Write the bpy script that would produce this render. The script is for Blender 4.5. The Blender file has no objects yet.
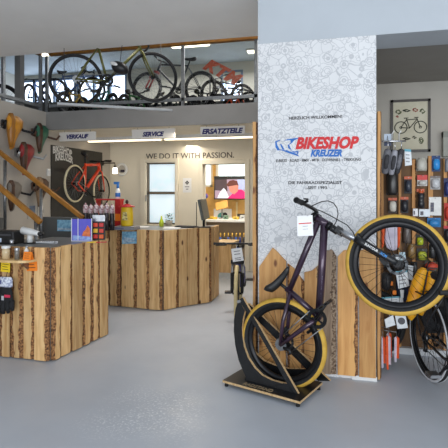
import bpy, math, random
import numpy as np
from mathutils import Matrix, Vector
random.seed(7)
D = bpy.data; SC = bpy.context.scene; COL = SC.collection
# ---------------------------------------------------------------- camera, sky, lights, exposure
FPX = 470.0; TH = math.radians(14.2); EYE = Vector((0, 0, 1.6)); HOR = 190.0
cam = D.cameras.new('camera'); cam.sensor_width = 36; cam.lens = FPX / 448 * 36; cam.shift_y = -(224 - HOR) / 448
cam.clip_start = .05; cam.clip_end = 100
co = D.objects.new('camera', cam); COL.objects.link(co); co.location = EYE; co.rotation_euler = (math.pi / 2, 0, TH)
SC.camera = co
W = D.worlds.new('world'); SC.world = W; W.use_nodes = True
W.node_tree.nodes['Background'].inputs[0].default_value = (.78, .88, 1, 1); W.node_tree.nodes['Background'].inputs[1].default_value = .68
def area(name, loc, target, sx, sy, power, col=(1, 1, 1), spread=180):
    l = D.lights.new(name, 'AREA'); l.shape = 'RECTANGLE'; l.size = sx; l.size_y = sy; l.energy = power; l.color = col; l.spread = math.radians(spread)
    o = D.objects.new(name, l); COL.objects.link(o); o.location = loc
    o.rotation_euler = (Vector(target) - Vector(loc)).to_track_quat('-Z', 'Y').to_euler(); return o
area('shop_window_daylight', (.6, -3.4, 1.7), (.2, 4, 1.9), 5.5, 2.6, 245, (.93, .97, 1))
area('side_window_daylight', (3.9, -1.0, 2.0), (0, 4, 1.2), 3, 2.4, 70, (.95, .98, 1))
area('service_ceiling_light', (-2.7, 8.05, 2.5), (-2.9, 8.0, 0), 3.8, .25, 31, (1, .90, .75))
area('mid_floor_fill_light', (-2.0, 6.1, 5.2), (-1.5, 5.2, 0), 2.6, 1.0, 46, (1, .96, .90), 100)  # added fill that brightens the middle of the floor, no fitting belongs to it
area('workshop_ceiling_light', (-1.9, 10.0, 2.55), (-1.9, 10.3, 0), 1.8, 1.0, 55, (1, .93, .82))
area('gallery_ceiling_light', (-2.5, 11.5, 5.3), (-2.5, 11.0, 0), 7, 3, 230, (.97, .98, 1))
area('display_ceiling_light', (1.4, 5.3, 2.9), (1.4, 5.2, 0), 1.6, .9, 4, (1, .94, .85))
SC.view_settings.view_transform = 'Standard'; SC.view_settings.look = 'None'; SC.view_settings.gamma = 1
SC.view_settings.exposure = .15
# ---------------------------------------------------------------- geometry helpers
FW = Vector((-math.sin(TH), math.cos(TH), 0)); RT = Vector((math.cos(TH), math.sin(TH), 0)); UP = Vector((0, 0, 1))
def ray(u, v): return FW + RT * ((u - 224) / FPX) + UP * (-(v - HOR) / FPX)
def atd(u, v, d): return EYE + ray(u, v) * d                       # a photo point at a known distance
def on(u, v, ax, val):                                             # a photo point on a known wall or floor
    r = ray(u, v); return EYE + r * ((val - EYE[ax]) / r[ax])
def onp(u, v, p, n):
    r = ray(u, v); return EYE + r * ((p - EYE).dot(n) / r.dot(n))
def V(*a): return Vector(a[0] if len(a) == 1 else a)
def frame(o, x, y, z):
    m = Matrix.Identity(4)
    for i, c in enumerate((x, y, z, o)):
        for j in range(3): m[j][i] = c[j]
    return m
def lin(c): return tuple(((x / 255) / 12.92 if x / 255 <= .04045 else ((x / 255 + .055) / 1.055) ** 2.4) for x in c)
MATS = {}
def mat(name, c, c2=None, scale=12, rough=.5, metal=0, bump=0, emit=0, coat=0, alpha=1, detail=3):
    if name in MATS: return MATS[name]
    m = D.materials.new(name); m.use_nodes = True; nt = m.node_tree; N = nt.nodes; L = nt.links; b = N['Principled BSDF']
    c = lin(c); c2 = lin(c2) if c2 else tuple(x * .86 for x in c)
    tc = N.new('ShaderNodeTexCoord'); nz = N.new('ShaderNodeTexNoise'); nz.inputs['Scale'].default_value = scale; nz.inputs['Detail'].default_value = detail
    L.new(tc.outputs['Object'], nz.inputs['Vector'])
    r = N.new('ShaderNodeValToRGB'); r.color_ramp.elements[0].color = (*c2, 1); r.color_ramp.elements[1].color = (*c, 1)
    r.color_ramp.elements[0].position = .32; r.color_ramp.elements[1].position = .62
    L.new(nz.outputs['Fac'], r.inputs[0]); L.new(r.outputs[0], b.inputs['Base Color'])
    b.inputs['Roughness'].default_value = rough; b.inputs['Metallic'].default_value = metal
    if coat: b.inputs['Coat Weight'].default_value = coat
    if bump:
        bp = N.new('ShaderNodeBump'); bp.inputs['Strength'].default_value = bump; bp.inputs['Distance'].default_value = .01
        L.new(nz.outputs['Fac'], bp.inputs['Height']); L.new(bp.outputs[0], b.inputs['Normal'])
    if emit:
        L.new(r.outputs[0], b.inputs['Emission Color']); b.inputs['Emission Strength'].default_value = emit
    MATS[name] = m; return m
def plank_mat(name, light, mid, dark, knots=True, rough=.6):
    if name in MATS: return MATS[name]
    m = D.materials.new(name); m.use_nodes = True; nt = m.node_tree; N = nt.nodes; L = nt.links; b = N['Principled BSDF']
    uv = N.new('ShaderNodeUVMap'); uv.uv_map = 'UVMap'; at = N.new('ShaderNodeAttribute'); at.attribute_name = 'rnd'
    mp = N.new('ShaderNodeMapping'); mp.inputs['Scale'].default_value = (26, 2.2, 1); L.new(uv.outputs[0], mp.inputs[0])
    nz = N.new('ShaderNodeTexNoise'); nz.inputs['Scale'].default_value = 1; nz.inputs['Detail'].default_value = 5; nz.inputs['Distortion'].default_value = .9
    L.new(mp.outputs[0], nz.inputs['Vector'])
    r = N.new('ShaderNodeValToRGB'); e = r.color_ramp.elements
    e[0].position = .3; e[0].color = (*lin(mid), 1); e[1].position = .62; e[1].color = (*lin(light), 1)
    L.new(nz.outputs['Fac'], r.inputs[0])
    hs = N.new('ShaderNodeHueSaturation'); mr = N.new('ShaderNodeMapRange'); mr.inputs['To Min'].default_value = .72; mr.inputs['To Max'].default_value = 1.12
    L.new(at.outputs['Fac'], mr.inputs[0]); L.new(mr.outputs[0], hs.inputs['Value']); L.new(r.outputs[0], hs.inputs['Color'])
    out = hs.outputs[0]
    if knots:
        m2 = N.new('ShaderNodeMapping'); m2.inputs['Scale'].default_value = (7, 3.2, 1); L.new(uv.outputs[0], m2.inputs[0])
        vo = N.new('ShaderNodeTexVoronoi'); vo.inputs['Scale'].default_value = 1; L.new(m2.outputs[0], vo.inputs['Vector'])
        k = N.new('ShaderNodeValToRGB'); k.color_ramp.elements[0].position = .07; k.color_ramp.elements[0].color = (1, 1, 1, 1); k.color_ramp.elements[1].position = .14; k.color_ramp.elements[1].color = (0, 0, 0, 1)
        L.new(vo.outputs['Distance'], k.inputs[0])
        mx = N.new('ShaderNodeMix'); mx.data_type = 'RGBA'; L.new(k.outputs[0], mx.inputs[0]); L.new(out, mx.inputs[6]); mx.inputs[7].default_value = (*lin(dark), 1); out = mx.outputs[2]
    L.new(out, b.inputs['Base Color']); b.inputs['Roughness'].default_value = rough
    bp = N.new('ShaderNodeBump'); bp.inputs['Strength'].default_value = .25; bp.inputs['Distance'].default_value = .004; L.new(nz.outputs['Fac'], bp.inputs['Height']); L.new(bp.outputs[0], b.inputs['Normal'])
    MATS[name] = m; return m
def bark_mat(name, a, bb, c):
    if name in MATS: return MATS[name]
    m = mat(name, a, c, 55, .85, 0, .8); nt = m.node_tree
    r = [n for n in nt.nodes if n.type == 'VALTORGB'][0]; e = r.color_ramp.elements.new(.47); e.color = (*lin(bb), 1)
    return m
def glass_mat(name, tint=(.9, .95, 1), gl=.12):
    m = D.materials.new(name); m.use_nodes = True; nt = m.node_tree; N = nt.nodes; L = nt.links
    N.remove(N['Principled BSDF']); t = N.new('ShaderNodeBsdfTransparent'); t.inputs[0].default_value = (*tint, 1)
    g = N.new('ShaderNodeBsdfGlossy'); g.inputs['Roughness'].default_value = .03
    mx = N.new('ShaderNodeMixShader'); mx.inputs[0].default_value = gl; L.new(t.outputs[0], mx.inputs[1]); L.new(g.outputs[0], mx.inputs[2]); L.new(mx.outputs[0], N['Material Output'].inputs[0])
    MATS[name] = m; return m
WM = {}
def thing(name, label, cat, loc, group=None):
    o = D.objects.new(name, None); COL.objects.link(o); o.location = loc; o.empty_display_size = .1
    WM[o.name] = Matrix.Translation(loc); tag(o, label, cat, group); return o
def tag(o, label, cat, group=None):
    o['label'] = label; o['category'] = cat
    if group: o['group'] = group
    return o
class MB:
    def __init__(s, M=None): s.v = []; s.f = []; s.mi = []; s.sm = []; s.M = M
    def add(s, vs, fs, mi=0, sm=False):
        b = len(s.v)
        for p in vs:
            p = Vector(p); s.v.append(s.M @ p if s.M else p)
        for k, f in enumerate(fs):
            s.f.append([b + i for i in f]); s.mi.append(mi[k] if isinstance(mi, list) else mi); s.sm.append(sm)
        return s
    def box(s, c, d, R=None, mi=0):
        c = V(c); h = [x / 2 for x in d]; vs = []
        for z in (-1, 1):
            for y in (-1, 1):
                for x in (-1, 1):
                    p = Vector((x * h[0], y * h[1], z * h[2])); vs.append(c + (R @ p if R else p))
        return s.add(vs, [(0, 2, 3, 1), (4, 5, 7, 6), (0, 1, 5, 4), (2, 6, 7, 3), (0, 4, 6, 2), (1, 3, 7, 5)], mi)
    def bx(s, x0, y0, z0, x1, y1, z1, mi=0): return s.box(((x0 + x1) / 2, (y0 + y1) / 2, (z0 + z1) / 2), (abs(x1 - x0), abs(y1 - y0), abs(z1 - z0)), None, mi)
    def tube(s, pts, r, n=8, mi=0, closed=False, flat=1):
        pts = [V(p) for p in pts]; k = len(pts); rr = r if isinstance(r, (list, tuple)) else [r] * k; vs = []; u = None
        for i, p in enumerate(pts):
            if closed: t = pts[(i + 1) % k] - pts[i - 1]
            else: t = pts[min(i + 1, k - 1)] - pts[max(i - 1, 0)]
            t.normalize()
            if u is None:
                u = t.cross(UP if abs(t.z) < .9 else Vector((1, 0, 0))).normalized()
            else:
                u = (u - t * u.dot(t)).normalized()
            w = t.cross(u)
            for j in range(n):
                a = 2 * math.pi * j / n; vs.append(p + (u * math.cos(a) + w * (math.sin(a) * flat)) * rr[i])
        fs = []
        for i in range(k if closed else k - 1):
            a = i * n; b = ((i + 1) % k) * n
            for j in range(n): fs.append((a + j, a + (j + 1) % n, b + (j + 1) % n, b + j))
        s.add(vs, fs, mi, True)
        if not closed:
            b = len(s.v) - k * n
            s.f += [[b + j for j in range(n)][::-1], [b + (k - 1) * n + j for j in range(n)]]; s.mi += [mi, mi]; s.sm += [False, False]
        return s
    def lathe(s, prof, o, ax, n=16, mi=0, closed=False, a0=0, a1=None, sm=True):
        o = V(o); ax = V(ax).normalized(); u = ax.orthogonal().normalized(); w = ax.cross(u); k = len(prof); vs = []
        for i in range(n):
            a = 2 * math.pi * i / n
            for r, h in prof: vs.append(o + ax * h + (u * math.cos(a) + w * math.sin(a)) * r)
        fs = []; ms = []
        for i in range(n):
            i2 = (i + 1) % n
            for j in range(k if closed else k - 1):
                j2 = (j + 1) % k; fs.append((i * k + j, i2 * k + j, i2 * k + j2, i * k + j2)); ms.append(mi[j] if isinstance(mi, list) else mi)
        return s.add(vs, fs, ms, sm)
    def ring(s, o, ax, R, r, n=40, m=8, mi=0, flat=1):
        return s.lathe([(R + r * math.cos(2 * math.pi * j / m), r * flat * math.sin(2 * math.pi * j / m)) for j in range(m)], o, ax, n, mi, True)
    def sph(s, c, r, n=12, m=8, mi=0, R=None):
        c = V(c); r = (r, r, r) if not isinstance(r, (tuple, list)) else r; vs = []; fs = []
        for i in range(m + 1):
            t = math.pi * i / m
            for j in range(n):
                a = 2 * math.pi * j / n; p = Vector((r[0] * math.sin(t) * math.cos(a), r[1] * math.sin(t) * math.sin(a), r[2] * math.cos(t))); vs.append(c + (R @ p if R else p))
        for i in range(m):
            for j in range(n): fs.append((i * n + j, (i + 1) * n + j, (i + 1) * n + (j + 1) % n, i * n + (j + 1) % n))
        return s.add(vs, fs, mi, True)
    def prism(s, poly, t, mi=0, mi_side=None):
        poly = [V(p) for p in poly]; t = V(t); n = len(poly)
        nv = Vector()
        for i in range(n): nv += (poly[i] - poly[0]).cross(poly[(i + 1) % n] - poly[0])
        if nv.dot(t) > 0: poly = poly[::-1]
        ms = mi if mi_side is None else mi_side
        return s.add(poly + [p + t for p in poly], [tuple(range(n)), tuple(range(2 * n - 1, n - 1, -1))] + [(i, n + i, n + (i + 1) % n, (i + 1) % n) for i in range(n)], [mi, mi] + [ms] * n)
    def strip(s, A, B, t, mi=0, mi_side=None, closed=False):
        # a band between two outlines A and B (same length), thickness vector t
        A = [V(p) for p in A]; B = [V(p) for p in B]; t = V(t); n = len(A); vs = A + B + [p + t for p in A] + [p + t for p in B]; fs = []; ms = []; q = n if closed else n - 1; e = mi if mi_side is None else mi_side
        for i in range(q):
            j = (i + 1) % n
            fs += [(i, j, n + j, n + i), (2 * n + i, 3 * n + i, 3 * n + j, 2 * n + j), (i, 2 * n + i, 2 * n + j, j), (n + i, n + j, 3 * n + j, 3 * n + i)]; ms += [mi, mi, e, e]
        if not closed: fs += [(0, n, 3 * n, 2 * n), (n - 1, 3 * n - 1, 4 * n - 1, 2 * n - 1)]; ms += [e, e]
        return s.add(vs, fs, ms)
    def loft(s, secs, mi=0, cap=True):
        n = len(secs[0]); vs = [p for q in secs for p in q]; fs = []
        for i in range(len(secs) - 1):
            for j in range(n): fs.append((i * n + j, i * n + (j + 1) % n, (i + 1) * n + (j + 1) % n, (i + 1) * n + j))
        s.add(vs, fs, mi, True)
        if cap:
            b = len(s.v) - len(vs); s.f += [[b + j for j in range(n)][::-1], [b + (len(secs) - 1) * n + j for j in range(n)]]; s.mi += [mi, mi]; s.sm += [True, True]
        return s
    def build(s, name, mats, parent=None, bevel=0, uv=None, rnd=None, recalc=True):
        mats = mats if isinstance(mats, (list, tuple)) else [mats]
        if parent is not None: wm = WM[parent.name]
        else:
            a = np.array([tuple(p) for p in s.v]); wm = Matrix.Translation(((a[:, 0].min() + a[:, 0].max()) / 2, (a[:, 1].min() + a[:, 1].max()) / 2, a[:, 2].min()))
        im = wm.inverted(); me = D.meshes.new(name); me.from_pydata([im @ p for p in s.v], [], s.f)
        for m in mats: me.materials.append(m)
        me.polygons.foreach_set('material_index', s.mi); me.polygons.foreach_set('use_smooth', s.sm)
        if uv is not None:
            l = me.uv_layers.new(name='UVMap'); idx = np.zeros(len(me.loops), int); me.loops.foreach_get('vertex_index', idx)
            l.data.foreach_set('uv', np.array(uv)[idx].ravel())
            a = me.attributes.new('rnd', 'FLOAT', 'POINT'); a.data.foreach_set('value', rnd)
        me.update()
        if recalc:
            import bmesh
            bm = bmesh.new(); bm.from_mesh(me); bmesh.ops.recalc_face_normals(bm, faces=bm.faces); bm.to_mesh(me); bm.free()
        o = D.objects.new(name, me); COL.objects.link(o)
        if parent is not None: o.parent = parent
        else: o.matrix_basis = wm
        WM[o.name] = wm
        if bevel:
            bv = o.modifiers.new('bevel', 'BEVEL'); bv.width = bevel; bv.segments = 2; bv.limit_method = 'ANGLE'
        return o
def struct(name, mb, m, parent=None, **k):
    o = mb.build(name, m, parent, **k)
    if parent is None: o['kind'] = 'structure'
    return o
def text(body, o, xd, yd, w, h, m, parent, name='lettering', bold=0, shear=0, depth=.002, sp=1, arc=None):
    c = D.curves.new('t', 'FONT'); c.body = body; c.size = 1; c.offset = bold; c.shear = shear; c.space_character = sp; c.extrude = .001; c.resolution_u = 3
    t = D.objects.new('t', c); COL.objects.link(t); dg = bpy.context.evaluated_depsgraph_get(); me = D.meshes.new_from_object(t.evaluated_get(dg))
    D.objects.remove(t); D.curves.remove(c)
    a = np.array([tuple(v.co) for v in me.vertices]); x0, y0 = a[:, 0].min(), a[:, 1].min(); sx = w / (a[:, 0].max() - x0); sy = h / (a[:, 1].max() - y0)
    xd = V(xd).normalized(); yd = V(yd).normalized(); zd = xd.cross(yd).normalized(); im = WM[parent.name].inverted(); o = V(o)
    for v in me.vertices:
        x = (v.co.x - x0) * sx; y = (v.co.y - y0) * sy; z = depth if v.co.z > 0 else 0
        if arc: y += arc * (1 - (2 * x / w - 1) ** 2)
        v.co = im @ (o + xd * x + yd * y + zd * z)
    me.materials.clear(); me.materials.append(m); me.name = name
    ob = D.objects.new(name, me); COL.objects.link(ob); ob.parent = parent; WM[ob.name] = WM[parent.name]; return ob
def planks(name, o, xd, specs, mats, parent, thick=.03, seed=1, bark=(.5, .5), bw=(.012, .035), nrm=None, rows=22, wob=.003):
    """rough-sawn boards side by side on a vertical face; specs = list of (x0, x1, z0, [(x, ztop), ...])"""
    rg = random.Random(seed); mb = MB(); o = V(o); xd = V(xd).normalized(); nd = V(nrm) if nrm is not None else xd.cross(UP); uv = []; rn = []
    for (x0, x1, z0, tops) in specs:
        rv = rg.random(); du, dv = rg.random() * 9, rg.random() * 9; th = thick * rg.uniform(.8, 1.15); w = x1 - x0
        bl = rg.uniform(*bw) if rg.random() < bark[0] else .002; br = rg.uniform(*bw) if rg.random() < bark[1] else .002
        ph = [rg.uniform(0, 6.3) for _ in range(6)]
        def top(x):
            if isinstance(tops, (int, float)): return tops
            for (xa, za), (xb, zb) in zip(tops, tops[1:]):
                if x <= xb: return za + (zb - za) * (x - xa) / max(xb - xa, 1e-6)
            return tops[-1][1]
        ncol = 5 if isinstance(tops, (int, float)) else 9
        b = len(mb.v); vs = []; lo = [0] + [0] * 0
        cols = None
        for i in range(rows + 1):
            t = i / rows
            wl = wob * (math.sin(t * 7 + ph[0]) + .6 * math.sin(t * 19 + ph[1])) ; wr = wob * (math.sin(t * 8 + ph[2]) + .6 * math.sin(t * 17 + ph[3]))
            xl = x0 + .003 + abs(wl) * .5; xr = x1 - .003 - abs(wr) * .5
            il = xl + bl * (1 +   .2 * math.sin(t * 13 + ph[4]) + .2 * math.sin(t * 41 + ph[1])); ir = xr - br * (1 + .2 * math.sin(t * 11 + ph[5]) + .2 * math.sin(t * 47 + ph[3]))
            xs = [xl] + [il + (ir - il) * k / (ncol - 3) for k in range(ncol - 2)] + [xr]
            for k, x in enumerate(xs):
                z = z0 + (top(min(max(x, x0), x1)) - z0) * t; dpt = th * (.55 if k in (0, ncol - 1) else 1)
                vs.append(o + xd * x + UP * z + nd * dpt); uv.append((x + du, z + dv)); rn.append(rv)
        nf = len(vs)
        for p in vs[:nf]: vs.append(p - nd * ((p - o).dot(nd)))
        uv += uv[-nf:]; rn += [rv] * nf
        fs = []; ms = []
        for i in range(rows):
            for k in range(ncol - 1):
                a_, b_ = i * ncol + k, (i + 1) * ncol + k
                fs += [(a_, a_ + 1, b_ + 1, b_), (nf + a_, nf + b_, nf + b_ + 1, nf + a_ + 1)]; ms += [1 if (k == 0 and bl > .004) or (k == ncol - 2 and br > .004) else 0, 0]
            a_, b_ = i * ncol, (i + 1) * ncol; fs += [(nf + a_, a_, b_, nf + b_), (a_ + ncol - 1, nf + a_ + ncol - 1, nf + b_ + ncol - 1, b_ + ncol - 1)]; ms += [1, 1]
        for k in range(ncol - 1):
            a_ = rows * ncol + k; fs += [(a_, a_ + 1, nf + a_ + 1, nf + a_), (k + 1, k, nf + k, nf + k + 1)]; ms += [0, 0]
        mb.add(vs, fs, ms)
    return mb.build(name, mats, parent, uv=uv, rnd=rn)
# ---------------------------------------------------------------- materials
wall_white = mat('wall_paint', (190, 183, 174), (185, 178, 169), 3, .8)
day_white = mat('upper_wall_paint', (184, 190, 196), (179, 185, 191), 3, .8)
soffit_paint = mat('soffit_paint', (236, 235, 233), (231, 230, 228), 2, .85)
grey_paint = mat('grey_paint', (138, 136, 134), (133, 131, 129), 3, .8)
dark_grey = mat('dark_grey_paint', (92, 92, 90), (86, 86, 84), 4, .7)
ceil_grey = mat('display_ceiling_paint', (150, 146, 140), (145, 141, 135), 3, .85)
cream = mat('cream_paint', (234, 226, 208), (229, 221, 203), 3, .8)
wood_rail = mat('handrail_wood', (164, 110, 36), (138, 90, 28), 14, .4)
steel = mat('brushed_steel', (150, 152, 154), (130, 132, 135), 30, .35, .9)
chrome = mat('chrome', (215, 215, 218), (195, 195, 200), 30, .18, 1)
black = mat('black_plastic', (24, 24, 26), (17, 17, 19), 40, .45)
blackm = mat('black_metal', (28, 28, 31), (20, 20, 23), 30, .35, .5)
rubber = mat('black_rubber', (30, 30, 31), (21, 21, 22), 60, .75, 0, .3)
white = mat('white_plastic', (232, 232, 230), (222, 222, 221), 20, .4)
card_w = mat('white_card', (238, 238, 238), (230, 230, 231), 20, .7)
ink = mat('black_ink', (28, 28, 34), (22, 22, 26), 20, .7)
silver = mat('silver_alloy', (178, 180, 184), (158, 160, 165), 20, .3, .9)
plank_l = plank_mat('counter_plank', (232, 192, 136), (200, 150, 92), (96, 58, 30))
plank_p = plank_mat('pillar_plank', (216, 164, 100), (190, 132, 72), (120, 70, 34))
plank_g = plank_mat('weathered_plank', (176, 150, 124), (132, 106, 84), (76, 56, 42))
bark = bark_mat('bark', (176, 128, 80), (124, 82, 48), (66, 44, 30))
bark_g = bark_mat('grey_bark', (166, 146, 124), (118, 96, 76), (64, 48, 40))
glass = glass_mat('clear_glass', (.97, .98, .98), .03)
# floor: painted screed, blue grey, slightly glossy, with pale scuffs
def floor_mat():
    m = mat('painted_screed', (186, 191, 199), (180, 185, 193), 2.2, .4, 0, 0); nt = m.node_tree; N = nt.nodes; L = nt.links; b = N['Principled BSDF']
    src = b.inputs['Base Color'].links[0].from_socket; tc = [n for n in N if n.type == 'TEX_COORD'][0]
    def noise(s, d=4):
        n = N.new('ShaderNodeTexNoise'); n.inputs['Scale'].default_value = s; n.inputs['Detail'].default_value = d; L.new(tc.outputs['Object'], n.inputs[0]); return n
    def ramp(n, a, bb):
        r = N.new('ShaderNodeMapRange'); r.inputs['From Min'].default_value = a; r.inputs['From Max'].default_value = bb; L.new(n, r.inputs[0]); return r
    fine = ramp(noise(60, 5).outputs['Fac'], .52, .66); broad = ramp(noise(1.6, 3).outputs['Fac'], .36, .5)
    sx = N.new('ShaderNodeSeparateXYZ'); L.new(tc.outputs['Object'], sx.inputs[0])
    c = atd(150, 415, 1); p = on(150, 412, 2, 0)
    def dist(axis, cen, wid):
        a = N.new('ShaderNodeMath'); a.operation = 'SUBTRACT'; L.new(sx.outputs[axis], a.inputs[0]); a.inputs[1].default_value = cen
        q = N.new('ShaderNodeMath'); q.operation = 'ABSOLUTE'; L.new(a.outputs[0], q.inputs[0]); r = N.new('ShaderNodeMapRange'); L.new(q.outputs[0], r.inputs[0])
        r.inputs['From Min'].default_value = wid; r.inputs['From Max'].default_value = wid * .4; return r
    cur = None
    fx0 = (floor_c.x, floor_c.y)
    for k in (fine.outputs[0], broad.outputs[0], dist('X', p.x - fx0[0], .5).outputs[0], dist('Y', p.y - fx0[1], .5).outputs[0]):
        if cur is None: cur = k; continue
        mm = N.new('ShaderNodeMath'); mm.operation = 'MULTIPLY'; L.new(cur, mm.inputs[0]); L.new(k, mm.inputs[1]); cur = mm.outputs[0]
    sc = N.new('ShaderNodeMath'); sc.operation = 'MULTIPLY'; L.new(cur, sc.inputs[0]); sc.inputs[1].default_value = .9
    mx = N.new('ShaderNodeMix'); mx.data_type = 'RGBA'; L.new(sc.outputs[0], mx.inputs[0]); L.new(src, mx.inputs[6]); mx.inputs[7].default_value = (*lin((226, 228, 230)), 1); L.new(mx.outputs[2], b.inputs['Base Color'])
    rr = ramp(noise(5, 4).outputs['Fac'], .35, .7); rr.inputs['To Min'].default_value = .36; rr.inputs['To Max'].default_value = .5; L.new(rr.outputs[0], b.inputs['Roughness'])
    return m
floor_c = Vector((-3.25, 5.25, 0))
def wallpaper():
    m = mat('doodle_wallpaper', (222, 222, 223), (217, 217, 218), 4, .8); nt = m.node_tree; N = nt.nodes; L = nt.links; b = N['Principled BSDF']
    src = b.inputs['Base Color'].links[0].from_socket; tc = [n for n in N if n.type == 'TEX_COORD'][0]; cur = None
    mp = N.new('ShaderNodeMapping'); mp.inputs['Scale'].default_value = (1, 0, 1); L.new(tc.outputs['Object'], mp.inputs[0])
    nd = N.new('ShaderNodeTexNoise'); nd.inputs['Scale'].default_value = 7; L.new(mp.outputs[0], nd.inputs[0])
    ad = N.new('ShaderNodeVectorMath'); ad.operation = 'MULTIPLY_ADD'; L.new(nd.outputs['Color'], ad.inputs[0]); ad.inputs[1].default_value = (.09, 0, .09); L.new(mp.outputs[0], ad.inputs[2])
    def line(sock, c, w):
        a = N.new('ShaderNodeMath'); a.operation = 'SUBTRACT'; L.new(sock, a.inputs[0]); a.inputs[1].default_value = c
        q = N.new('ShaderNodeMath'); q.operation = 'ABSOLUTE'; L.new(a.outputs[0], q.inputs[0])
        r = N.new('ShaderNodeMapRange'); L.new(q.outputs[0], r.inputs[0]); r.inputs['From Min'].default_value = w; r.inputs['From Max'].default_value = w * .4; return r.outputs[0]
    ls = []
    for sc, rs in ((11, (.26, .44)), (19, (.32,))):
        vo = N.new('ShaderNodeTexVoronoi'); vo.voronoi_dimensions = '3D'; vo.inputs['Scale'].default_value = sc; L.new((ad if sc == 19 else mp).outputs[0], vo.inputs['Vector'])
        for q in rs: ls.append(line(vo.outputs['Distance'], q, .045))
    ve = N.new('ShaderNodeTexVoronoi'); ve.feature = 'DISTANCE_TO_EDGE'; ve.inputs['Scale'].default_value = 12; L.new(ad.outputs[0], ve.inputs['Vector']); ls.append(line(ve.outputs['Distance'], .0, .035))
    for k in ls:
        if cur is None: cur = k; continue
        mm = N.new('ShaderNodeMath'); mm.operation = 'MAXIMUM'; L.new(cur, mm.inputs[0]); L.new(k, mm.inputs[1]); cur = mm.outputs[0]
    sc = N.new('ShaderNodeMath'); sc.operation = 'MULTIPLY'; L.new(cur, sc.inputs[0]); sc.inputs[1].default_value = .46
    mx = N.new('ShaderNodeMix'); mx.data_type = 'RGBA'; L.new(sc.outputs[0], mx.inputs[0]); L.new(src, mx.inputs[6]); mx.inputs[7].default_value = (*lin((140, 143, 150)), 1); L.new(mx.outputs[2], b.inputs['Base Color']); return m
# ---------------------------------------------------------------- structure
PY = 4.135; PX0, PX1 = -.734, .271; LX = -4.8; FY = 6.89; BY = 9.1
struct('floor', MB().bx(-10.5, -3.5, -.12, 4, 14, 0), floor_mat())
m = MB().bx(LX - .25, -3.5, 0, LX, 4.2, 2.9).bx(LX - .25, 4.2, 0, LX, BY, 2.9); struct('wall_left', m, wall_white)
def px(u, v, Y): return on(u, v, 1, Y)
def wall_with_holes(name, Y, th, x0, x1, z0, z1, holes, m):
    xs = sorted({x0, x1} | {h[0] for h in holes} | {h[1] for h in holes}); zs = sorted({z0, z1} | {h[2] for h in holes} | {h[3] for h in holes}); b = MB()
    for xa, xb in zip(xs, xs[1:]):
        for za, zb in zip(zs, zs[1:]):
            cx, cz = (xa + xb) / 2, (za + zb) / 2
            if any(h[0] < cx < h[1] and h[2] < cz < h[3] for h in holes): continue
            b.bx(xa, Y, za, xb, Y + th, zb)
    return struct(name, b, m)
wx0, wx1 = px(145.8, 190, BY).x, px(175.8, 190, BY).x; wz0, wz1 = px(160, 225, BY).z, px(160, 162, BY).z
dx0, dx1 = px(203, 190, BY).x, px(245, 190, BY).x; dz1 = px(224, 164, BY).z
wall_with_holes('wall_back', BY, .2, LX - .25, .25, 0, 2.6, [(wx0, wx1, wz0, wz1), (dx0, dx1, 0, dz1)], cream)
# glazed window in the back wall
f = MB(); t = .015; f.bx(wx0 - .11, BY - .04, wz0 - .06, wx0, BY, wz1 + .07).bx(wx1, BY - .04, wz0 - .06, wx1 + .06, BY, wz1 + .07).bx(wx0, BY - .04, wz1, wx1, BY, wz1 + .07)
for (a, b_, c, d) in ((wx0, wx0 + t, wz0, wz1), (wx1 - t, wx1, wz0, wz1), (wx0, wx1, wz1 - t, wz1), (wx0, wx1, wz0, wz0 + t)): f.bx(a, BY - .03, c, b_, BY + .12, d)
wo = struct('window_1', f, cream, bevel=.006)
sd = MB(); zm = px(160, 193, BY).z
dkf = mat('dark_window_frame', (120, 112, 100), None, 20, .5)
for (a, b_, c, d) in ((wx0 + t, wx0 + t + .035, wz0 + t, wz1 - t), (wx1 - t - .02, wx1 - t, wz0 + t, wz1 - t), (wx0 + t, wx1 - t, wz1 - t - .03, wz1 - t), (wx0 + t, wx1 - t, zm - .03, zm + .03), (wx0 + t, wx1 - t, wz0 + t, wz0 + t + .03)): sd.bx(a, BY + .03, c, b_, BY + .09, d)
sd.build('window_frame', dkf, wo)
pane_day = mat('daylit_pane', (214, 227, 234), (188, 206, 216), 1.6, .2, 0, 0, .8)
MB().bx(wx0 + t, BY + .1, wz0 + t, wx1 - t, BY + .115, wz1 - t).build('pane', pane_day, wo)
MB().tube([(wx0 + .035, BY - .03, zm - .05), (wx0 + .035, BY - .08, zm - .05), (wx0 + .035, BY - .08, zm - .17)], .012).build('window_handle', silver, wo)
MB().bx(wx0 - .05, BY - .1, wz0 - .04, wx1 + .05, BY, wz0).build('window_sill', cream, wo)
tr = MB(); q = .09
tr.bx(dx0 - q, BY - .03, 0, dx0, BY + .2, dz1 + q).bx(dx1, BY - .03, 0, dx1 + q, BY + .2, dz1 + q).bx(dx0, BY - .03, dz1, dx1, BY + .2, dz1 + q)
struct('trim_1', tr, cream, bevel=.006)
# upper floor slab: grey fascia, cream soffit
struct('ceiling', MB().bx(-10.5, FY + .02, 2.6, .25, 14, 2.88), cream)
struct('trim_2', MB().bx(LX - .25, FY - .02, 2.6, PX0 + .3, FY + .02, 2.9), grey_paint)
struct('floor_gallery', MB().bx(-10.5, FY + .02, 2.88, .25, 14, 2.9).bx(-10.5, 3.0, 2.7, LX - .25, FY + .02, 2.9), dark_grey)
struct('ceiling_gallery', MB().bx(-10.5, 3, 5.4, 4, 14.2, 5.5), mat('gallery_ceiling_paint', (206, 216, 220), (198, 208, 213), 2, .8))
# deck over the sales area, left of the pillar
struct('ceiling_deck', MB().bx(-7, PY + .05, 3.4, PX0 + .15, 5.42, 3.75).bx(-7, 2.6, 3.4, PX0 - .06, PY + .05, 3.75), soffit_paint)
struct('wall_gallery', MB().bx(-7, PY + .05, 3.75, PX0 + .15, PY + .2, 5.4), day_white)
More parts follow.
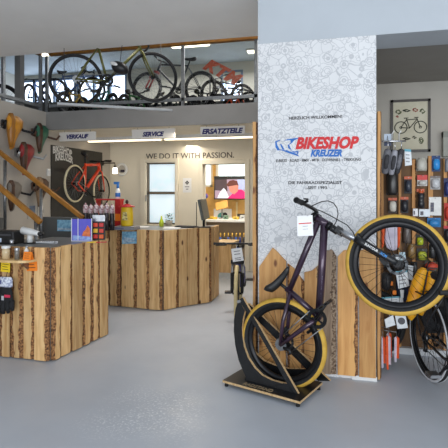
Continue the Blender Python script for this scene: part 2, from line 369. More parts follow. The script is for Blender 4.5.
# pillar, wall above, display room
pl = struct('pillar', MB().bx(PX0, PY, 0, PX1, PY + .42, 2.9), wallpaper())
struct('wall_upper', MB().bx(PX0, PY - .002, 2.9, 4, PY + .42, 5.4), day_white)
struct('wall_partition', MB().bx(-.2, PY + .42, 0, -.14, 6.3, 2.95).bx(-.2, 6.3, 0, .25, 6.34, 2.95).bx(.0, 6.3, 0, .25, 14, 2.6).bx(.0, FY, 2.9, .25, 14, 5.4), wall_white)
struct('ceiling_display', MB().bx(-.2, PY + .42, 2.95, 4, 6.5, 3.05), ceil_grey)
struct('wall_display', MB().bx(.22, 6.3, 0, 4, 6.5, 2.95), mat('display_wall_paint', (182, 178, 170), (176, 172, 164), 3, .8))
struct('wall_right', MB().bx(4, 2.2, 0, 4.2, 6.5, 5.4), wall_white)
# gallery back wall with its daylit windows
GY = 13.6
wall_with_holes('wall_rear', GY, .2, -10.5, .25, 2.9, 5.4, [(px(14, 90, GY).x, px(75, 90, GY).x, 3.3, px(50, 79, GY).z), (px(78, 90, GY).x, px(126, 90, GY).x, 3.3, px(50, 78, GY).z), (px(222, 90, GY).x, px(242, 90, GY).x, 3.5, px(230, 82, GY).z)], mat('gallery_wall_paint', (214, 210, 196), (206, 202, 188), 2, .8))
day = mat('daylight_pane', (236, 244, 255), (190, 214, 250), 2.2, .3, 0, 0, 2.6)
k = 2
for (ua, ub, vt, zb) in ((14, 75, 79, 3.3), (78, 126, 78, 3.3), (222, 242, 82, 3.5)):
    xa, xb, zt = px(ua, 90, GY).x, px(ub, 90, GY).x, px(50, vt, GY).z; fr = MB()
    for i in range(4 if ub - ua > 30 else 2):
        nn = 3 if ub - ua > 30 else 1; x = xa + (xb - xa) * i / nn; fr.bx(x - .03, GY - .02, zb, x + .03, GY + .08, zt)
    fr.bx(xa, GY - .02, zt - .06, xb, GY + .08, zt).bx(xa, GY - .02, zb, xb, GY + .08, zb + .06)
    w = struct(f'window_{k}', fr, mat('blue_grey_frame', (120, 140, 165), None, 9, .5)); k += 1
    MB().bx(xa, GY + .08, zb, xb, GY + .1, zt).build('pane', day, w)
struct('wall_side', MB().bx(-10.7, 3, 2.9, -10.5, 14, 5.4), mat('gallery_wall_paint', (214, 210, 196)))
# workshop behind the doorway
WY = 11.6
wall_with_holes('wall_workshop', WY, .15, -4, .0, 0, 2.6, [(px(199, 180, WY).x, px(212.5, 180, WY).x, px(0 + 205, 187, WY).z, px(205, 160, WY).z), (px(216, 170, WY).x, px(250, 170, WY).x, px(225, 190, WY).z, px(225, 160, WY).z)], mat('workshop_pine', (222, 178, 104), (206, 158, 84), 6, .6))
for (ua, ub, vb) in ((199, 212.5, 187), (216, 250, 190)):
    xa, xb, za, zb = px(ua, 180, WY).x, px(ub, 180, WY).x, px(220, vb, WY).z, px(220, 160, WY).z
    fr = MB().bx(xa, WY - .02, za, xa + .05, WY + .1, zb).bx(xb - .05, WY - .02, za, xb, WY + .1, zb).bx(xa, WY - .02, za, xb, WY + .1, za + .05)
    w = struct(f'window_{k}', fr, cream); k += 1
    MB().bx(xa, WY + .1, za, xb, WY + .12, zb).build('pane', mat('workshop_pane', (226, 238, 240), (200, 220, 226), 3, .2, 0, 0, 1.3), w)
struct('wall_workshop_left', MB().bx(-4.1, BY + .2, 0, -4, WY, 2.6), cream)
# ---------------------------------------------------------------- pillar dressing
def P(u, v): return on(u, v, 1, PY)
text('HERZLICH WILLKOMMEN!', P(289, 119.8) + V(0, -.001, 0), (1, 0, 0), UP, P(342, 119).x - P(289, 119).x, .026, ink, pl, bold=.02, shear=0)
red_i = mat('red_ink', (208, 38, 44), (200, 32, 38), 30, .6); blue_i = mat('blue_ink', (38, 110, 190), (30, 98, 178), 30, .6)
text('BIKESHOP', P(295.5, 149.4) + V(0, -.001, 0), (1, 0, -.012), UP, P(359, 140).x - P(295.5, 140).x, .108, red_i, pl, bold=.05, shear=.28)
text('KREUZER', P(310.5, 156.8) + V(0, -.001, 0), (1, 0, -.012), UP, P(342, 140).x - P(310.5, 140).x, .062, blue_i, pl, bold=.05, shear=.28)
text('E-BIKES · ROAD · BMX - MTB · DOWNHILL - TREKKING', P(276, 162) + V(0, -.001, 0), (1, 0, 0), UP, P(361, 160).x - P(276, 160).x, .024, ink, pl, bold=.015, shear=.2)
text('DIE FAHRRADSPEZIALIST', P(288.5, 184.2) + V(0, -.001, 0), (1, 0, 0), UP, P(342, 180).x - P(288.5, 180).x, .026, ink, pl, bold=.02)
text('...SEIT 1993.', P(305, 189.2) + V(0, -.001, 0), (1, 0, 0), UP, P(328, 180).x - P(305, 180).x, .026, ink, pl, bold=.02)
def zp(x, y): return P(270 + x / 11.2, 132 + y / 11.2)
em = MB()
for poly in ([(150, 95), (200, 80), (290, 68), (330, 66), (275, 92), (225, 92)], [(230, 92), (275, 88), (250, 120), (215, 142), (225, 170), (245, 205), (205, 180), (200, 148), (232, 118)],
             [(58, 105), (110, 88), (112, 98), (75, 112), (78, 138), (110, 200), (85, 205), (62, 170)], [(112, 135), (130, 138), (150, 175), (165, 200), (138, 195), (122, 160)],
             [(78, 205), (130, 205), (220, 240), (290, 262), (325, 275), (325, 268), (290, 240), (215, 215), (180, 200), (182, 208), (130, 196), (80, 196)], [(230, 205), (270, 218), (318, 212), (320, 232), (305, 262), (298, 262), (306, 228), (268, 232)]):
    em.prism([zp(*p) for p in poly], V(0, -.003, 0))
em.build('emblem', blue_i, pl)
# live-edge boards nailed to the foot of the pillar, tops sawn like a mountain skyline
def bX(u): return P(u, 300).x
def bZ(v): return P(300, v).z
skyline = [  # u0, u1, top (u, v) pairs, weathered
    (259, 287, [(259, 269), (273.5, 247.5), (281, 256), (287, 262)], 0), (287, 305, [(287, 263), (294, 268), (305, 282)], 0),
    (304, 321, [(304, 272), (312, 270), (321, 262)], 2), (320, 337, [(320, 255), (322, 246), (328, 250), (332, 247.5), (337, 256)], 1),
    (337, 358.5, [(337, 256), (344.5, 248), (351, 249.5), (358.5, 252)], 0), (358.5, 376.4, [(358.5, 249), (376.4, 244)], 0)]
for i, (ua, ub, tops, wz) in enumerate(skyline):
    o = V(0, PY, 0); z0 = .03
    planks('plank', o, (1, 0, 0), [(bX(ua), bX(ub), z0, [(bX(u), bZ(v)) for u, v in tops])], [plank_g if wz == 1 else plank_p, bark_g if wz else bark], pl, .03, 11 + i, bark=((0, .6)[i in (1,)], 1 if i in (1, 2, 3) else .4), bw=(.012, .03) if not wz else (.03, .045), nrm=(0, -1, 0))
MB().bx(bX(352), PY - .02, 0, PX1 + .005, PY, .035).build('skirting', white, pl)
for nm, xa, xb, vt, vb in (('side_board', PX0 - .05, PX0 - .004, 122, 392), ('side_board', PX1 + .004, PX1 + .05, 116, 392)):
    planks(nm, V(0, PY + .14, 0), (1, 0, 0), [(xa, xb, .01, on(258, vt, 1, PY).z)], [plank_p, bark], pl, .16, 3 + int(xa > 0), bark=(0, 1), bw=(.008, .014), nrm=(0, -1, 0), wob=.004)
# ---------------------------------------------------------------- timber counters
def counter(name, label, pts, back, h, specs, m_top, seed):
    root = thing(name, label, 'counter', V(sum(p.x for p in pts) / len(pts), sum(p.y for p in pts) / len(pts), 0)); pts = [V(p.x, p.y, 0) for p in pts]
    ring = pts + [V(b.x, b.y, 0) for b in back] if isinstance(back[0], Vector) else pts
    MB().prism(ring, V(0, 0, h - .035)).build('body', dark_grey, root)
    MB().prism([p + V(0, 0, h - .032) for p in ring], V(0, 0, .032)).build('worktop', m_top, root, bevel=.004)
    for i, (a, b) in enumerate(zip(pts, pts[1:])):
        L_ = (b - a).length; xd = (b - a).normalized(); rg = random.Random(seed + i); x = 0; sp = []
        while x < L_ - .01:
            w = rg.uniform(*specs); w = min(w, L_ - x)
            if L_ - x - w < .05: w = L_ - x
            sp.append((x, x + w, .012, h + rg.uniform(-.002, .006))); x += w
        planks('plank_cladding', a, xd, sp, [plank_l, bark], root, .035, seed + i, bark=(.55, .8), bw=(.015, .042), nrm=xd.cross(UP), wob=.004)
    return root
g = lambda u, v: on(u, v, 2, 0)
top_grey = mat('grey_worktop', (120, 120, 120), (110, 110, 110), 8, .35)
A = [V(-3.9, 3.86, 0), g(0, 356.6), g(51, 361), g(59, 357.5), g(107, 334)]; A[1] = V(A[1].x, 3.86, 0); A[2] = V(A[2].x, 3.86, 0)
left_c = counter('sales_counter', 'chest-high sales counter clad in rough upright boards at the left edge, near the stair', A, [V(-3.25, A[4].y + .02, 0), V(-3.25, 4.5, 0), V(-3.9, 4.5, 0)], 1.06, (.11, .17), top_grey, 20)
Bp = [g(96, 304), g(150, 309.5), g(163, 310.4), g(186, 306), g(209, 302.5)]; Bp.append(Bp[4] + V(-.02, .5, 0))
right_c = counter('service_counter', 'long faceted service counter clad in upright boards standing below the hanging signs', Bp, [Bp[4] + V(-.02, .52, 0), Bp[2] + V(.1, .65, 0), Bp[0] + V(.2, .6, 0)], 1.065, (.19, .26), top_grey, 40)
# ---------------------------------------------------------------- stair
st = thing('staircase', 'staircase with two orange timber handrails climbing to the left behind the sales counter', 'staircase', V(-3.9, 5.1, 0))
for Y, (ua, va), (ub, vb) in ((5.5, (83, 218), (0, 152.5)), (4.62, (41, 222.5), (0, 187.5))):
    a, b = px(ua, va, Y), px(ub, vb, Y); b = a + (b - a) * ((LX + .02 - a.x) / (b.x - a.x)) if Y > 5 else a + (b - a) * 2.2
    d = (b - a).normalized(); n = V(0, -1, 0); w = d.cross(n)
    MB().box((a + b) / 2, ((b - a).length, .05, .058), frame((0, 0, 0), d, n, w).to_3x3()).build('handrail', wood_rail, st, bevel=.008)
    for fr in ((.03, .42, .8) if Y > 5 else (.05, .6)):
        p = a + (b - a) * fr; MB().tube([p - V(0, 0, .05), V(p.x, Y, max(p.z - 1.0, .0))], .022).build('baluster', steel, st)
a = px(36, 222, 4.62); rise = .9
for i in range(8):
    x1 = -3.25 - i * .2; MB().bx(x1 - .2, 4.68, i * .175, x1, 5.44, (i + 1) * .175).build('step', dark_grey, st)
for Y in (4.6,):
    MB().prism([V(-3.3, Y, .0), V(-3.3, Y, .35), V(-4.78, Y, 1.42), V(-4.78, Y, 0)], V(0, .05, 0)).build('stringer', dark_grey, st)
struct('wall_stair', MB().bx(px(34, 218, 5.62).x, 5.62, 0, px(97, 218, 5.62).x, 5.74, px(50, 217.3, 5.62).z), dark_grey)
# ---------------------------------------------------------------- gallery balustrade
bal = thing('balustrade', 'glass balustrade with a timber handrail along the edge of the upper gallery', 'railing', V(-3, FY + .08, 2.9))
hr0, hr1 = px(46, 51.5, FY + .08), px(262, 38, FY + .08)
MB().bx(LX, FY + .04, 3.86, PX0 + .1, FY + .12, 3.96).build('handrail', wood_rail, bal, bevel=.008)
for u in (47, 183, 256):
    x = px(u, 80, FY + .08).x; MB().bx(x - .025, FY + .06, 2.9, x + .025, FY + .1, 3.86).build('post', steel, bal)
MB().bx(LX, FY + .06, 2.99, PX0 + .1, FY + .1, 3.04).build('bottom_rail', steel, bal)
for ua, ub in ((48.5, 181.5), (184.5, 255)):
    MB().bx(px(ua, 80, FY + .08).x, FY + .075, 3.06, px(ub, 80, FY + .08).x, FY + .085, 3.85).build('glass_panel', glass, bal)
sb = thing('side_railing', 'steel side railing running along the gallery edge above the left wall', 'railing', V(LX - .12, 5.6, 2.9))
for Y in (5.0, 6.0, FY): MB().bx(LX - .14, Y - .025, 2.9, LX - .1, Y + .025, 3.85).build('post', steel, sb)
MB().bx(LX - .15, 4.2, 2.98, LX - .09, FY, 3.03).build('bottom_rail', steel, sb); MB().bx(LX - .15, 4.2, 3.85, LX - .09, FY, 3.92).build('handrail', wood_rail, sb)
p = px(19.5, 80, 7.6); col = struct('column', MB().bx(p.x - .06, 7.54, 2.9, p.x + .06, 7.66, 5.4), grey_paint)
# ---------------------------------------------------------------- hanging signs, lamps, wall lettering
sign_m = mat('sign_board', (226, 222, 216), (220, 216, 210), 6, .5); navy = mat('navy_ink', (44, 44, 104), (38, 38, 94), 20, .6)
for body, u0, u1, v0, v1, tu0, tu1, tv0, tv1, lb in (('VERKAUF', 59.5, 96, 132, 141, 66.5, 88.5, 134.3, 138.8, 'left'), ('SERVICE', 132, 175, 129, 138.5, 142.5, 164, 131.7, 136.6, 'middle'), ('ERSATZTEILE', 200.5, 245, 126.3, 134.6, 202, 243, 128.3, 133.8, 'right')):
    Y = FY + .12; a, b = px(u0, v1, Y), px(u1, v0, Y); z1 = px((u0 + u1) / 2, v0, Y).z; z0 = px((u0 + u1) / 2, v1, Y).z
    s = thing('hanging_sign', f'white hanging sign lettered {body} under the gallery edge', 'sign', V((a.x + b.x) / 2, Y, z0), 'hanging signs under the gallery')
    MB().bx(a.x, Y - .012, z0, b.x, Y + .012, z1).build('board', sign_m, s, bevel=.003)
    for x in (a.x + .1, b.x - .1): MB().tube([(x, Y, z1), (x, Y, 2.6)], .004).build('hanger', steel, s)
    ta, tb = px(tu0, tv1, Y - .013), px(tu1, tv0, Y - .013)
    text(body, V(ta.x, Y - .0125, z0 + (z1 - z0) * (v1 - tv1) / (v1 - v0)), (1, 0, 0), UP, tb.x - ta.x, (z1 - z0) * (tv1 - tv0) / (v1 - v0), navy, s, bold=.055, shear=.25)
text('WE DO IT WITH PASSION.', px(146, 159.2, BY) + V(0, -.001, 0), (1, 0, px(234, 156.2, BY).z - px(146, 159.2, BY).z + .0) if 0 else (1, 0, 0), UP, px(234, 157, BY).x - px(146, 157, BY).x, .115, mat('grey_letter', (96, 88, 80), (90, 82, 75), 20, .6), D.objects['wall_back'], bold=.008, depth=.008)
LYY = 8.1
tube_m = mat('lit_tube', (255, 236, 200), (255, 232, 196), 3, .4, 0, 0, 2.6); za = 2.6
for i, (ua, ub) in enumerate(((88, 161.5), (164, 254))):
    xa, xb = px(ua, 139, LYY).x, px(ub, 139, LYY).x
    l = thing('ceiling_light', 'lit linear ceiling light ' + ('over the left end of the service counter' if i == 0 else 'over the workshop doorway end'), 'lamp', V((xa + xb) / 2, LYY, 2.5), 'linear lights over the service counter')
    MB().bx(xa, LYY - .05, 2.535, xb, LYY + .05, 2.6).build('housing', white, l, bevel=.004); MB().bx(xa + .02, LYY - .04, 2.515, xb - .02, LYY + .04, 2.535).build('diffuser', tube_m, l)
for i, (u, v, w, lb) in enumerate(((44, 66, .2, 'lit round ceiling lamp at the far left of the gallery'), (190, 43.5, 1.0, 'long lit ceiling lamp in the middle of the gallery'), (252, 50, .22, 'small lit ceiling lamp at the right end of the gallery'))):
    d = 3.8 * FPX / (HOR - v); d = min(d, 13.0); p = atd(u, v, d); p.z = 5.34
    l = thing('gallery_lamp', lb, 'lamp', p, 'gallery ceiling lamps'); MB().bx(p.x - w / 2 - .03, p.y - .13, 5.36, p.x + w / 2 + .03, p.y + .13, 5.4).build('housing', white, l); MB().bx(p.x - w / 2, p.y - .1, 5.33, p.x + w / 2, p.y + .1, 5.36).build('diffuser', mat('gallery_tube', (255, 246, 215), None, 3, .4, 0, 0, 4), l)
# ---------------------------------------------------------------- bicycles
def wheel(root, name, c, ax, R, tr, mats, spokes=32, lo=False, deep=.022, disc=None, cass=None, tread=True, side=None):
    """wheel part of a bicycle: rim mesh with tyre, spokes and hub under it; all points in root-local frame of MB matrix"""
    M, tyre_m, rim_m = mats['M'], mats['tyre'], mats['rim']; c = V(c); ax = V(ax).normalized(); n = 28 if lo else 64; m = 6 if lo else 12
    Rr = R - 2 * tr
    rim = MB(M).lathe([(Rr + .006, -.012), (Rr + .006, .012), (Rr - .004, .013), (Rr - deep, .006), (Rr - deep, -.006), (Rr - .004, -.013)], c, ax, n, 0, True).build(name, rim_m, root)
    prof = [(R - tr + tr * math.cos(2 * math.pi * j / m), tr * math.sin(2 * math.pi * j / m)) for j in range(m)]
    mi = [1 if (tread and math.cos(2 * math.pi * (j + .5) / m) < -.25) else 0 for j in range(m)]
    MB(M).lathe(prof, c, ax, n, mi, True).build('tyre', [tyre_m, rubber], rim)
    u = ax.orthogonal().normalized(); w = ax.cross(u); sp = MB(M)
    if side is None:
        ns = 16 if lo else spokes
        for i in range(ns):
            a = 2 * math.pi * i / ns; b = a + (.55 if i % 4 < 2 else -.55); s_ = (1 if i % 2 else -1)
            sp.tube([c + ax * (s_ * .028) + (u * math.cos(b) + w * math.sin(b)) * .024, c + (u * math.cos(a) + w * math.sin(a)) * (Rr - deep + .004)], .0016 if not lo else .002, 3)
        sp.build('spokes', mats.get('spoke', blackm), rim)
    h = MB(M).tube([c - ax * .055, c + ax * .055], .013, 8).tube([c - ax * .032, c - ax * .024], .028, 12).tube([c + ax * .024, c + ax * .032], .028, 12); h.build('hub', mats.get('hub', blackm), rim)
    if disc is not None: MB(M).lathe([(.055, -.001), (.075, -.001), (.075, .001), (.055, .001)], c + ax * disc, ax, 24, 0, True, sm=False).build('brake_disc', mat('dark_steel', (90, 92, 95), (70, 72, 75), 30, .4, .9), rim)
    if cass is not None:
        q = MB(M)
        for i in range(5): q.tube([c + ax * (cass + i * .006 - .012), c + ax * (cass + i * .006 - .009)], .02 + (i if cass > 0 else 4 - i) * .007, 14)
        q.build('cassette', steel, rim)
    return rim
def bicycle(label, M, p, group=None, name='bicycle', cat='bicycle'):
    """M: bike frame (x forward, y left, z up, origin at the rear axle). p: measurements and colours"""
    root = thing(name, label, cat, M @ V(p['BB'][0], 0, -p['R'] + .0), group)
    lo = p.get('lo', True); tn = 6 if lo else 12; R, tr = p['R'], p['tr']; wb = p['wb']; fm = p['frame']
    q = lambda k, y=0: V(p[k][0], y, p[k][1]); BB, S, HT, HB = q('BB'), q('S'), q('HT'), q('HB'); Fx = V(wb, 0, 0); rad = p.get('tube', .018); sg = p.get('stay', 1); fat = p.get('fat', 1)
    u = (HT - HB).normalized()
    f = MB(M).tube([HB - u * .01, HT + u * .01], rad * 1.25, tn).tube([HT - u * .025, S], [rad * 1.05, rad * .9], tn).tube([HB + u * .025, BB], rad * 1.2, tn).tube([BB, S + (S - BB).normalized() * .03], rad * .95, tn).tube([BB - V(0, .036, 0), BB + V(0, .036, 0)], .024, tn)
    for s in (-1, 1):
        f.tube([BB + V(-.01, s * .03, 0), BB + V(-.12, s * .055, .0), V(0, s * .064, 0)], [.012 * sg, .011 * sg, .009 * sg], tn).tube([S + V(0, s * .012, -.02), V(0, s * .064, 0) + (S - V(0, 0, 0)) * .45, V(0, s * .064, 0)], [.010 * sg, .009 * sg, .008 * sg], tn)
    f.build('frame', fm, root)
    wm_ = dict(M=M, tyre=p['tyre'], rim=p.get('rim', blackm), spoke=p.get('spoke', blackm))
    wheel(root, 'rear_wheel', (0, 0, 0), (0, 1, 0), R, tr, wm_, lo=lo, deep=p.get('deep', .02), disc=p.get('disc') and .045, cass=-.04 if not lo else None, tread=p.get('tread', False))
    # steered assembly
    st = math.radians(p.get('steer', 0)); fp = V(u.z, 0, -u.x); yy = V(0, 1, 0); fd = fp * math.cos(st) + yy * math.sin(st); fy = yy * math.cos(st) - fp * math.sin(st)
    def Sx(a, b, c): return HB + fd * a + fy * b + u * c
    dF = Fx - HB; fa, fu = dF.dot(fp), dF.dot(u)
    wheel(root, 'front_wheel', Sx(fa, 0, fu), fy, R, tr, wm_, lo=lo, deep=p.get('deep', .02), disc=p.get('disc') and .045, tread=p.get('tread', False))
    fk = MB(M); sus = p.get('sus')
    if sus:
        cr = p.get('cr', -.035); fk.tube([Sx(0, 0, -.005), Sx(0, 0, cr)], .022 * fat, tn)
        fk.box(Sx(.01, 0, cr - .01), (.05, .165, .045), frame((0, 0, 0), fd, fy, u).to_3x3())
        fko = fk.build('fork', p.get('fork', blackm), root)
        for s in (-1, 1):
            MB(M).tube([Sx(fa * .3, s * .062, cr - .01), Sx(fa * .75, s * .062, fu * .5)], .0165 * fat, tn).build('stanchion', silver, fko)
            lw = MB(M).tube([Sx(fa * .72, s * .062, fu * .42), Sx(fa * .75, s * .062, fu * .52), Sx(fa * .95, s * .062, fu * .94), Sx(fa, s * .062, fu)], [.024 * fat, .022 * fat, .019 * fat, .014 * fat], tn)
            lo_ = lw.build('lower_leg', p.get('fork', blackm), fko)
        MB(M).tube([Sx(fa * .72, .06, fu * .45), Sx(fa * .9 + .03, .04, fu * .42), Sx(fa * .9 + .03, -.04, fu * .42), Sx(fa * .72, -.06, fu * .45)], .014, tn).build('fork_arch', p.get('fork', blackm), fko)
    else:
        for s in (-1, 1): fk.tube([Sx(0, s * .01, -.01), Sx(fa * .15, s * .05, -.05), Sx(fa * .45, s * .055, fu * .6), Sx(fa, s * .055, fu)], [.014, .014, .012, .008], tn)
        fko = fk.build('fork', p.get('fork', fm), root)
    if p.get('cups'):
        for k0, k1 in ((-.03, .0), ((HT - HB).length, (HT - HB).length + .03)): MB(M).tube([Sx(0, 0, k0), Sx(0, 0, k1)], rad * 1.4, tn).build('headset_cup', blackm, root)
    # stem and bars
    hl = (HT - HB).length; top = hl + p.get('stem_up', .05); ln = p.get('stem', .05); rise = p.get('rise', .03); hw = p.get('hw', .36)
    MB(M).tube([Sx(0, 0, hl), Sx(0, 0, top + .012)], .017 * fat, tn).tube([Sx(0, 0, top), Sx(ln, 0, top + p.get('stem_rise', .0))], .016 * fat, tn).build('stem', p.get('stem_m', blackm), root)
    cz = top + p.get('stem_rise', 0)
    if p.get('bar', 'flat') == 'flat':
        bs = p.get('back', .05); pts = []
        for t in (-1, -.62, -.22, -.08, .08, .22, .62, 1):
            k = max(0, abs(t) - .15) / .85; pts.append(Sx(ln - bs * k * 1.0, t * hw, cz + rise * min(1, k * 1.6)))
        hb = MB(M).tube(pts, .0125 * (1 + (fat - 1) * .5), tn).build('handlebar', p.get('bar_m', blackm), root)
        for s in (-1, 1):
            e = pts[0] if s < 0 else pts[-1]; i_ = pts[1] if s < 0 else pts[-2]; d = (i_ - e).normalized()
            MB(M).tube([e, e + d * .012, e + d * .02, e + d * .13, e + d * .135], [g_ * (1 + (fat - 1) * .6) for g_ in (.019, .019, .0165, .0165, .019)], tn).build('grip', rubber, hb)
            if not lo or p.get('levers'):
                c0 = e + d * .16; MB(M).tube([c0, c0 + fd * .03 - u * .02, c0 + fd * .045 - u * .03 - d * .05, c0 + fd * .035 - u * .03 - d * .13], [.012, .011, .007, .005], 6).build('brake_lever', black, hb)
    else:
        hb = MB(M)
        for s in (-1, 1): hb.tube([Sx(ln, 0, cz), Sx(ln, s * .19, cz), Sx(ln + .05, s * .205, cz), Sx(ln + .09, s * .21, cz - .03), Sx(ln + .085, s * .21, cz - .09), Sx(ln + .03, s * .21, cz - .125), Sx(ln - .04, s * .21, cz - .125)], .014, tn)
        hb.build('handlebar', p.get('bar_m', rubber), root)
        for s in (-1, 1): MB(M).tube([Sx(ln + .08, s * .21, cz - .01), Sx(ln + .12, s * .21, cz + .03), Sx(ln + .115, s * .21, cz - .06)], [.014, .01, .005], 6).build('brake_lever', black, hb if False else root)
    # saddle
    n0, n1 = V(p['nose'][0], 0, p['nose'][1]), V(p['tail'][0], 0, p['tail'][1]); ad = (n1 - n0).normalized(); up = V(-ad.z, 0, ad.x)
    if up.z < 0: up = -up
    L_ = (n1 - n0).length; secs = []
    for i in range(11):
        t = i / 10; wd = .018 + .055 * max(0, (t - .25) / .75) ** 1.4; th = .026 + .032 * t; c = n0 + ad * (L_ * t) + up * (.012 * (2 * t - 1) ** 2 + (.012 * max(0, t - .7) / .3))
        if i in (0, 10): wd *= .55; th *= .5
        secs.append([c + yy * (wd * math.cos(a)) + up * ((math.sin(a) * th * (.45 if math.sin(a) > 0 else 1))) for a in [2 * math.pi * j / 10 for j in range(10)]])
    sad = MB(M).loft(secs).build('saddle', p.get('saddle', black), root)
    mid = n0 + ad * L_ * .55 - up * .03; dS = (S - BB).normalized(); MB(M).tube([S - dS * .03, mid - dS * .02, mid], .0135, tn).build('seat_post', p.get('post', blackm), root)
    # drivetrain
    if p.get('crank', True):
        ca = math.radians(p.get('crank_a', -20)); cd = V(math.cos(ca), 0, math.sin(ca)); ck = MB(M)
        ck.lathe([(.05, -.002), (.078, -.002), (.078, .002), (.05, .002)], BB + V(0, -.05, 0), (0, 1, 0), 24, 0, True, sm=False)
        for i in range(5):
            a = i * 1.2566; ck.tube([BB + V(0, -.052, 0), BB + V(math.cos(a) * .055, -.052, math.sin(a) * .055)], .008, 5)
        ck.tube([BB - V(0, .075, 0), BB + V(0, .075, 0)], .017, tn)
        cko = ck.build('crankset', p.get('crank_m', blackm), root)
        for s in (-1, 1):
            e = BB + V(0, s * .078, 0) - cd * (s * .165 * -1 if s < 0 else .165) if False else BB + V(0, s * .075, 0) + cd * (.165 if s < 0 else -.165)
            MB(M).tube([BB + V(0, s * .072, 0), e + V(0, s * .012, 0)], [.015, .011], tn, flat=.7).build('crank_arm', p.get('crank_m', blackm), cko)
            MB(M).tube([e, e + V(0, s * .1, 0)], .008, 6).box(e + V(0, s * .065, .008), (.095, .085, .007)).box(e + V(0, s * .065, -.008), (.095, .085, .007)).box(e + V(.045, s * .065, 0), (.01, .085, .022)).box(e + V(-.045, s * .065, 0), (.01, .085, .022)).build('pedal', p.get('pedal', black), cko)
        rc = .045 if not lo else .04
        ch = MB(M).tube([BB + V(-.01, -.05, .077), V(0, -.045, rc)], .0045, 5).tube([BB + V(-.01, -.05, -.077), V(.03, -.047, -.09 if not lo else -rc)], .0045, 5); ch.build('chain', steel, root)
        if not lo: MB(M).tube([V(.005, -.05, -.03), V(.04, -.055, -.07), V(.03, -.055, -.1)], [.012, .014, .02], 8).build('derailleur', black, root)
    return root, Sx, (fa, fu, hl, top, cz)
def bike_M(rear, front, flip=False):
    """bike frame from the two axle positions in the room"""
    a, b = V(rear), V(front); x = (b - a).normalized(); y = UP.cross(x).normalized(); z = x.cross(y); return frame(a, x, y, z), (b - a).length
tan = mat('tan_tyre', (204, 164, 66), (190, 148, 54), 20, .7, 0, .1); purple = mat('dark_purple_paint', (64, 43, 64), (48, 33, 50), 6, .28, .35, 0, 0, .5)
# the show bike, nose up in its stand
K = 1.065
Mh, wbh = bike_M(EYE + (atd(283, 343, 3.55) - EYE) * K, EYE + (atd(397, 264, 3.16) - EYE) * K)
s_ = K
hero_p = dict(lo=False, R=.362, tr=.029, wb=wbh, BB=(.385, .006), S=(.308, .298), HT=(.850, .618), HB=(.886, .522), cr=-.095, cups=True, tube=.0255, stay=1.75, fat=1.3, frame=purple, tyre=tan, rim=blackm, deep=.036, tread=True,
              sus=True, fork=mat('black_fork', (26, 27, 30), (20, 21, 24), 20, .35), steer=16, stem_up=.03, stem=.045, rise=.055, hw=.43, back=.045, nose=(.425, .44), tail=(.152, .398), crank_a=18, disc=True)
hero, SxH, (fa, fu, hl, tp, cz) = bicycle('purple mountain bike with tan tyres standing nose up in a black wheel stand', Mh, hero_p)
def hp(a, b, c): return SxH(a, b, c)
# hoses and cables, fork lettering, brake calipers, cable tie to the saddle
def arc_pts(pts, d0, d1): return [atd(u, v, d0 + (d1 - d0) * i / (len(pts) - 1)) for i, (u, v) in enumerate(pts)]
MB().tube(arc_pts([(311, 206.5), (316, 204), (322, 201.5), (328, 200.8), (333.5, 203), (337, 208), (338, 214), (336.5, 221), (333, 227.5)], 3.2, 3.5), .0036, 6).build('brake_hose', black, hero)
MB().tube(arc_pts([(313, 208), (322, 211.5), (331, 216), (339, 220.5), (347, 225), (353, 232), (356, 240)], 3.2, 3.42), .0036, 6).build('brake_hose', black, hero)
MB(Mh).box(hp(fa * .95 - .03, .05, fu + .09), (.035, .03, .07)).build('brake_caliper', black, hero)
MB(Mh).box(V(.05, .055, .075), (.07, .03, .035)).build('brake_caliper', black, hero)
def leg_text(body, t0, t1, h, m, bold=.02):
    a, b = hp(fa * (.75 + .2 * (t0 - .52) / .42), -.0935, fu * t0), hp(fa * (.75 + .2 * (t1 - .52) / .42), -.0895, fu * t1); a, b = Mh @ a, Mh @ b
    n = (Mh.to_3x3() @ (hp(0, -1, 0) - hp(0, 0, 0))).normalized(); xd = (b - a); w = xd.length; xd = xd.normalized(); yd = n.cross(xd).normalized()
    text(body, a - yd * h * .5, xd, yd, w, h, m, hero, 'lettering', bold)
leg_text('SUNTOUR', .56, .74, .018, white); leg_text('XCM', .77, .86, .020, mat('bright_blue_ink', (40, 140, 220), None, 20, .5))
dd = (V(*hero_p['BB'], 0).xzy - V(*hero_p['HB'], 0).xzy) if False else (V(hero_p['HB'][0], 0, hero_p['HB'][1]) - V(hero_p['BB'][0], 0, hero_p['BB'][1]))
o0 = V(hero_p['BB'][0], -.0255, hero_p['BB'][1]) + dd * .18; d_ = dd.normalized(); n_ = V(0, -1, 0); xd = (Mh.to_3x3() @ d_); yd = (Mh.to_3x3() @ n_).cross(xd).normalized()
text('MTB CROSS', Mh @ o0 - yd * .008, xd, yd, .2, .016, mat('dull_silver_ink', (120, 112, 128), None, 20, .5), hero, 'lettering', .02)
# price tag on the handlebar
tg = thing('price_tag', 'white price tag hanging from the handlebar of the purple show bike', 'tag', atd(304.8, 236, 3.42))
pts = [atd(297, 216, 3.42), atd(312.5, 215, 3.42), atd(313.3, 235.5, 3.42), atd(297.4, 236.3, 3.42)]; nb = FW * .003
MB().prism(pts, nb).build('card', card_w, tg)
def on_tag(x0, x1, y0, y1):
    f_ = lambda x, y: pts[0] + (pts[1] - pts[0]) * x + (pts[3] - pts[0]) * y - FW * .0012
    return [f_(x0, y0), f_(x1, y0), f_(x1, y1), f_(x0, y1)]
MB().prism(on_tag(.1, .92, .36, .41), nb * .3).build('red_heading', red_i, tg)
for y in (.52, .66): MB().prism(on_tag(.35, .7, y, y + .02), nb * .3).build('print_line', mat('grey_ink', (150, 150, 155), None, 20, .6), tg)
MB().tube([atd(307, 216, 3.42), atd(314, 211.5, 3.36)], .002, 5).build('string', white, tg)
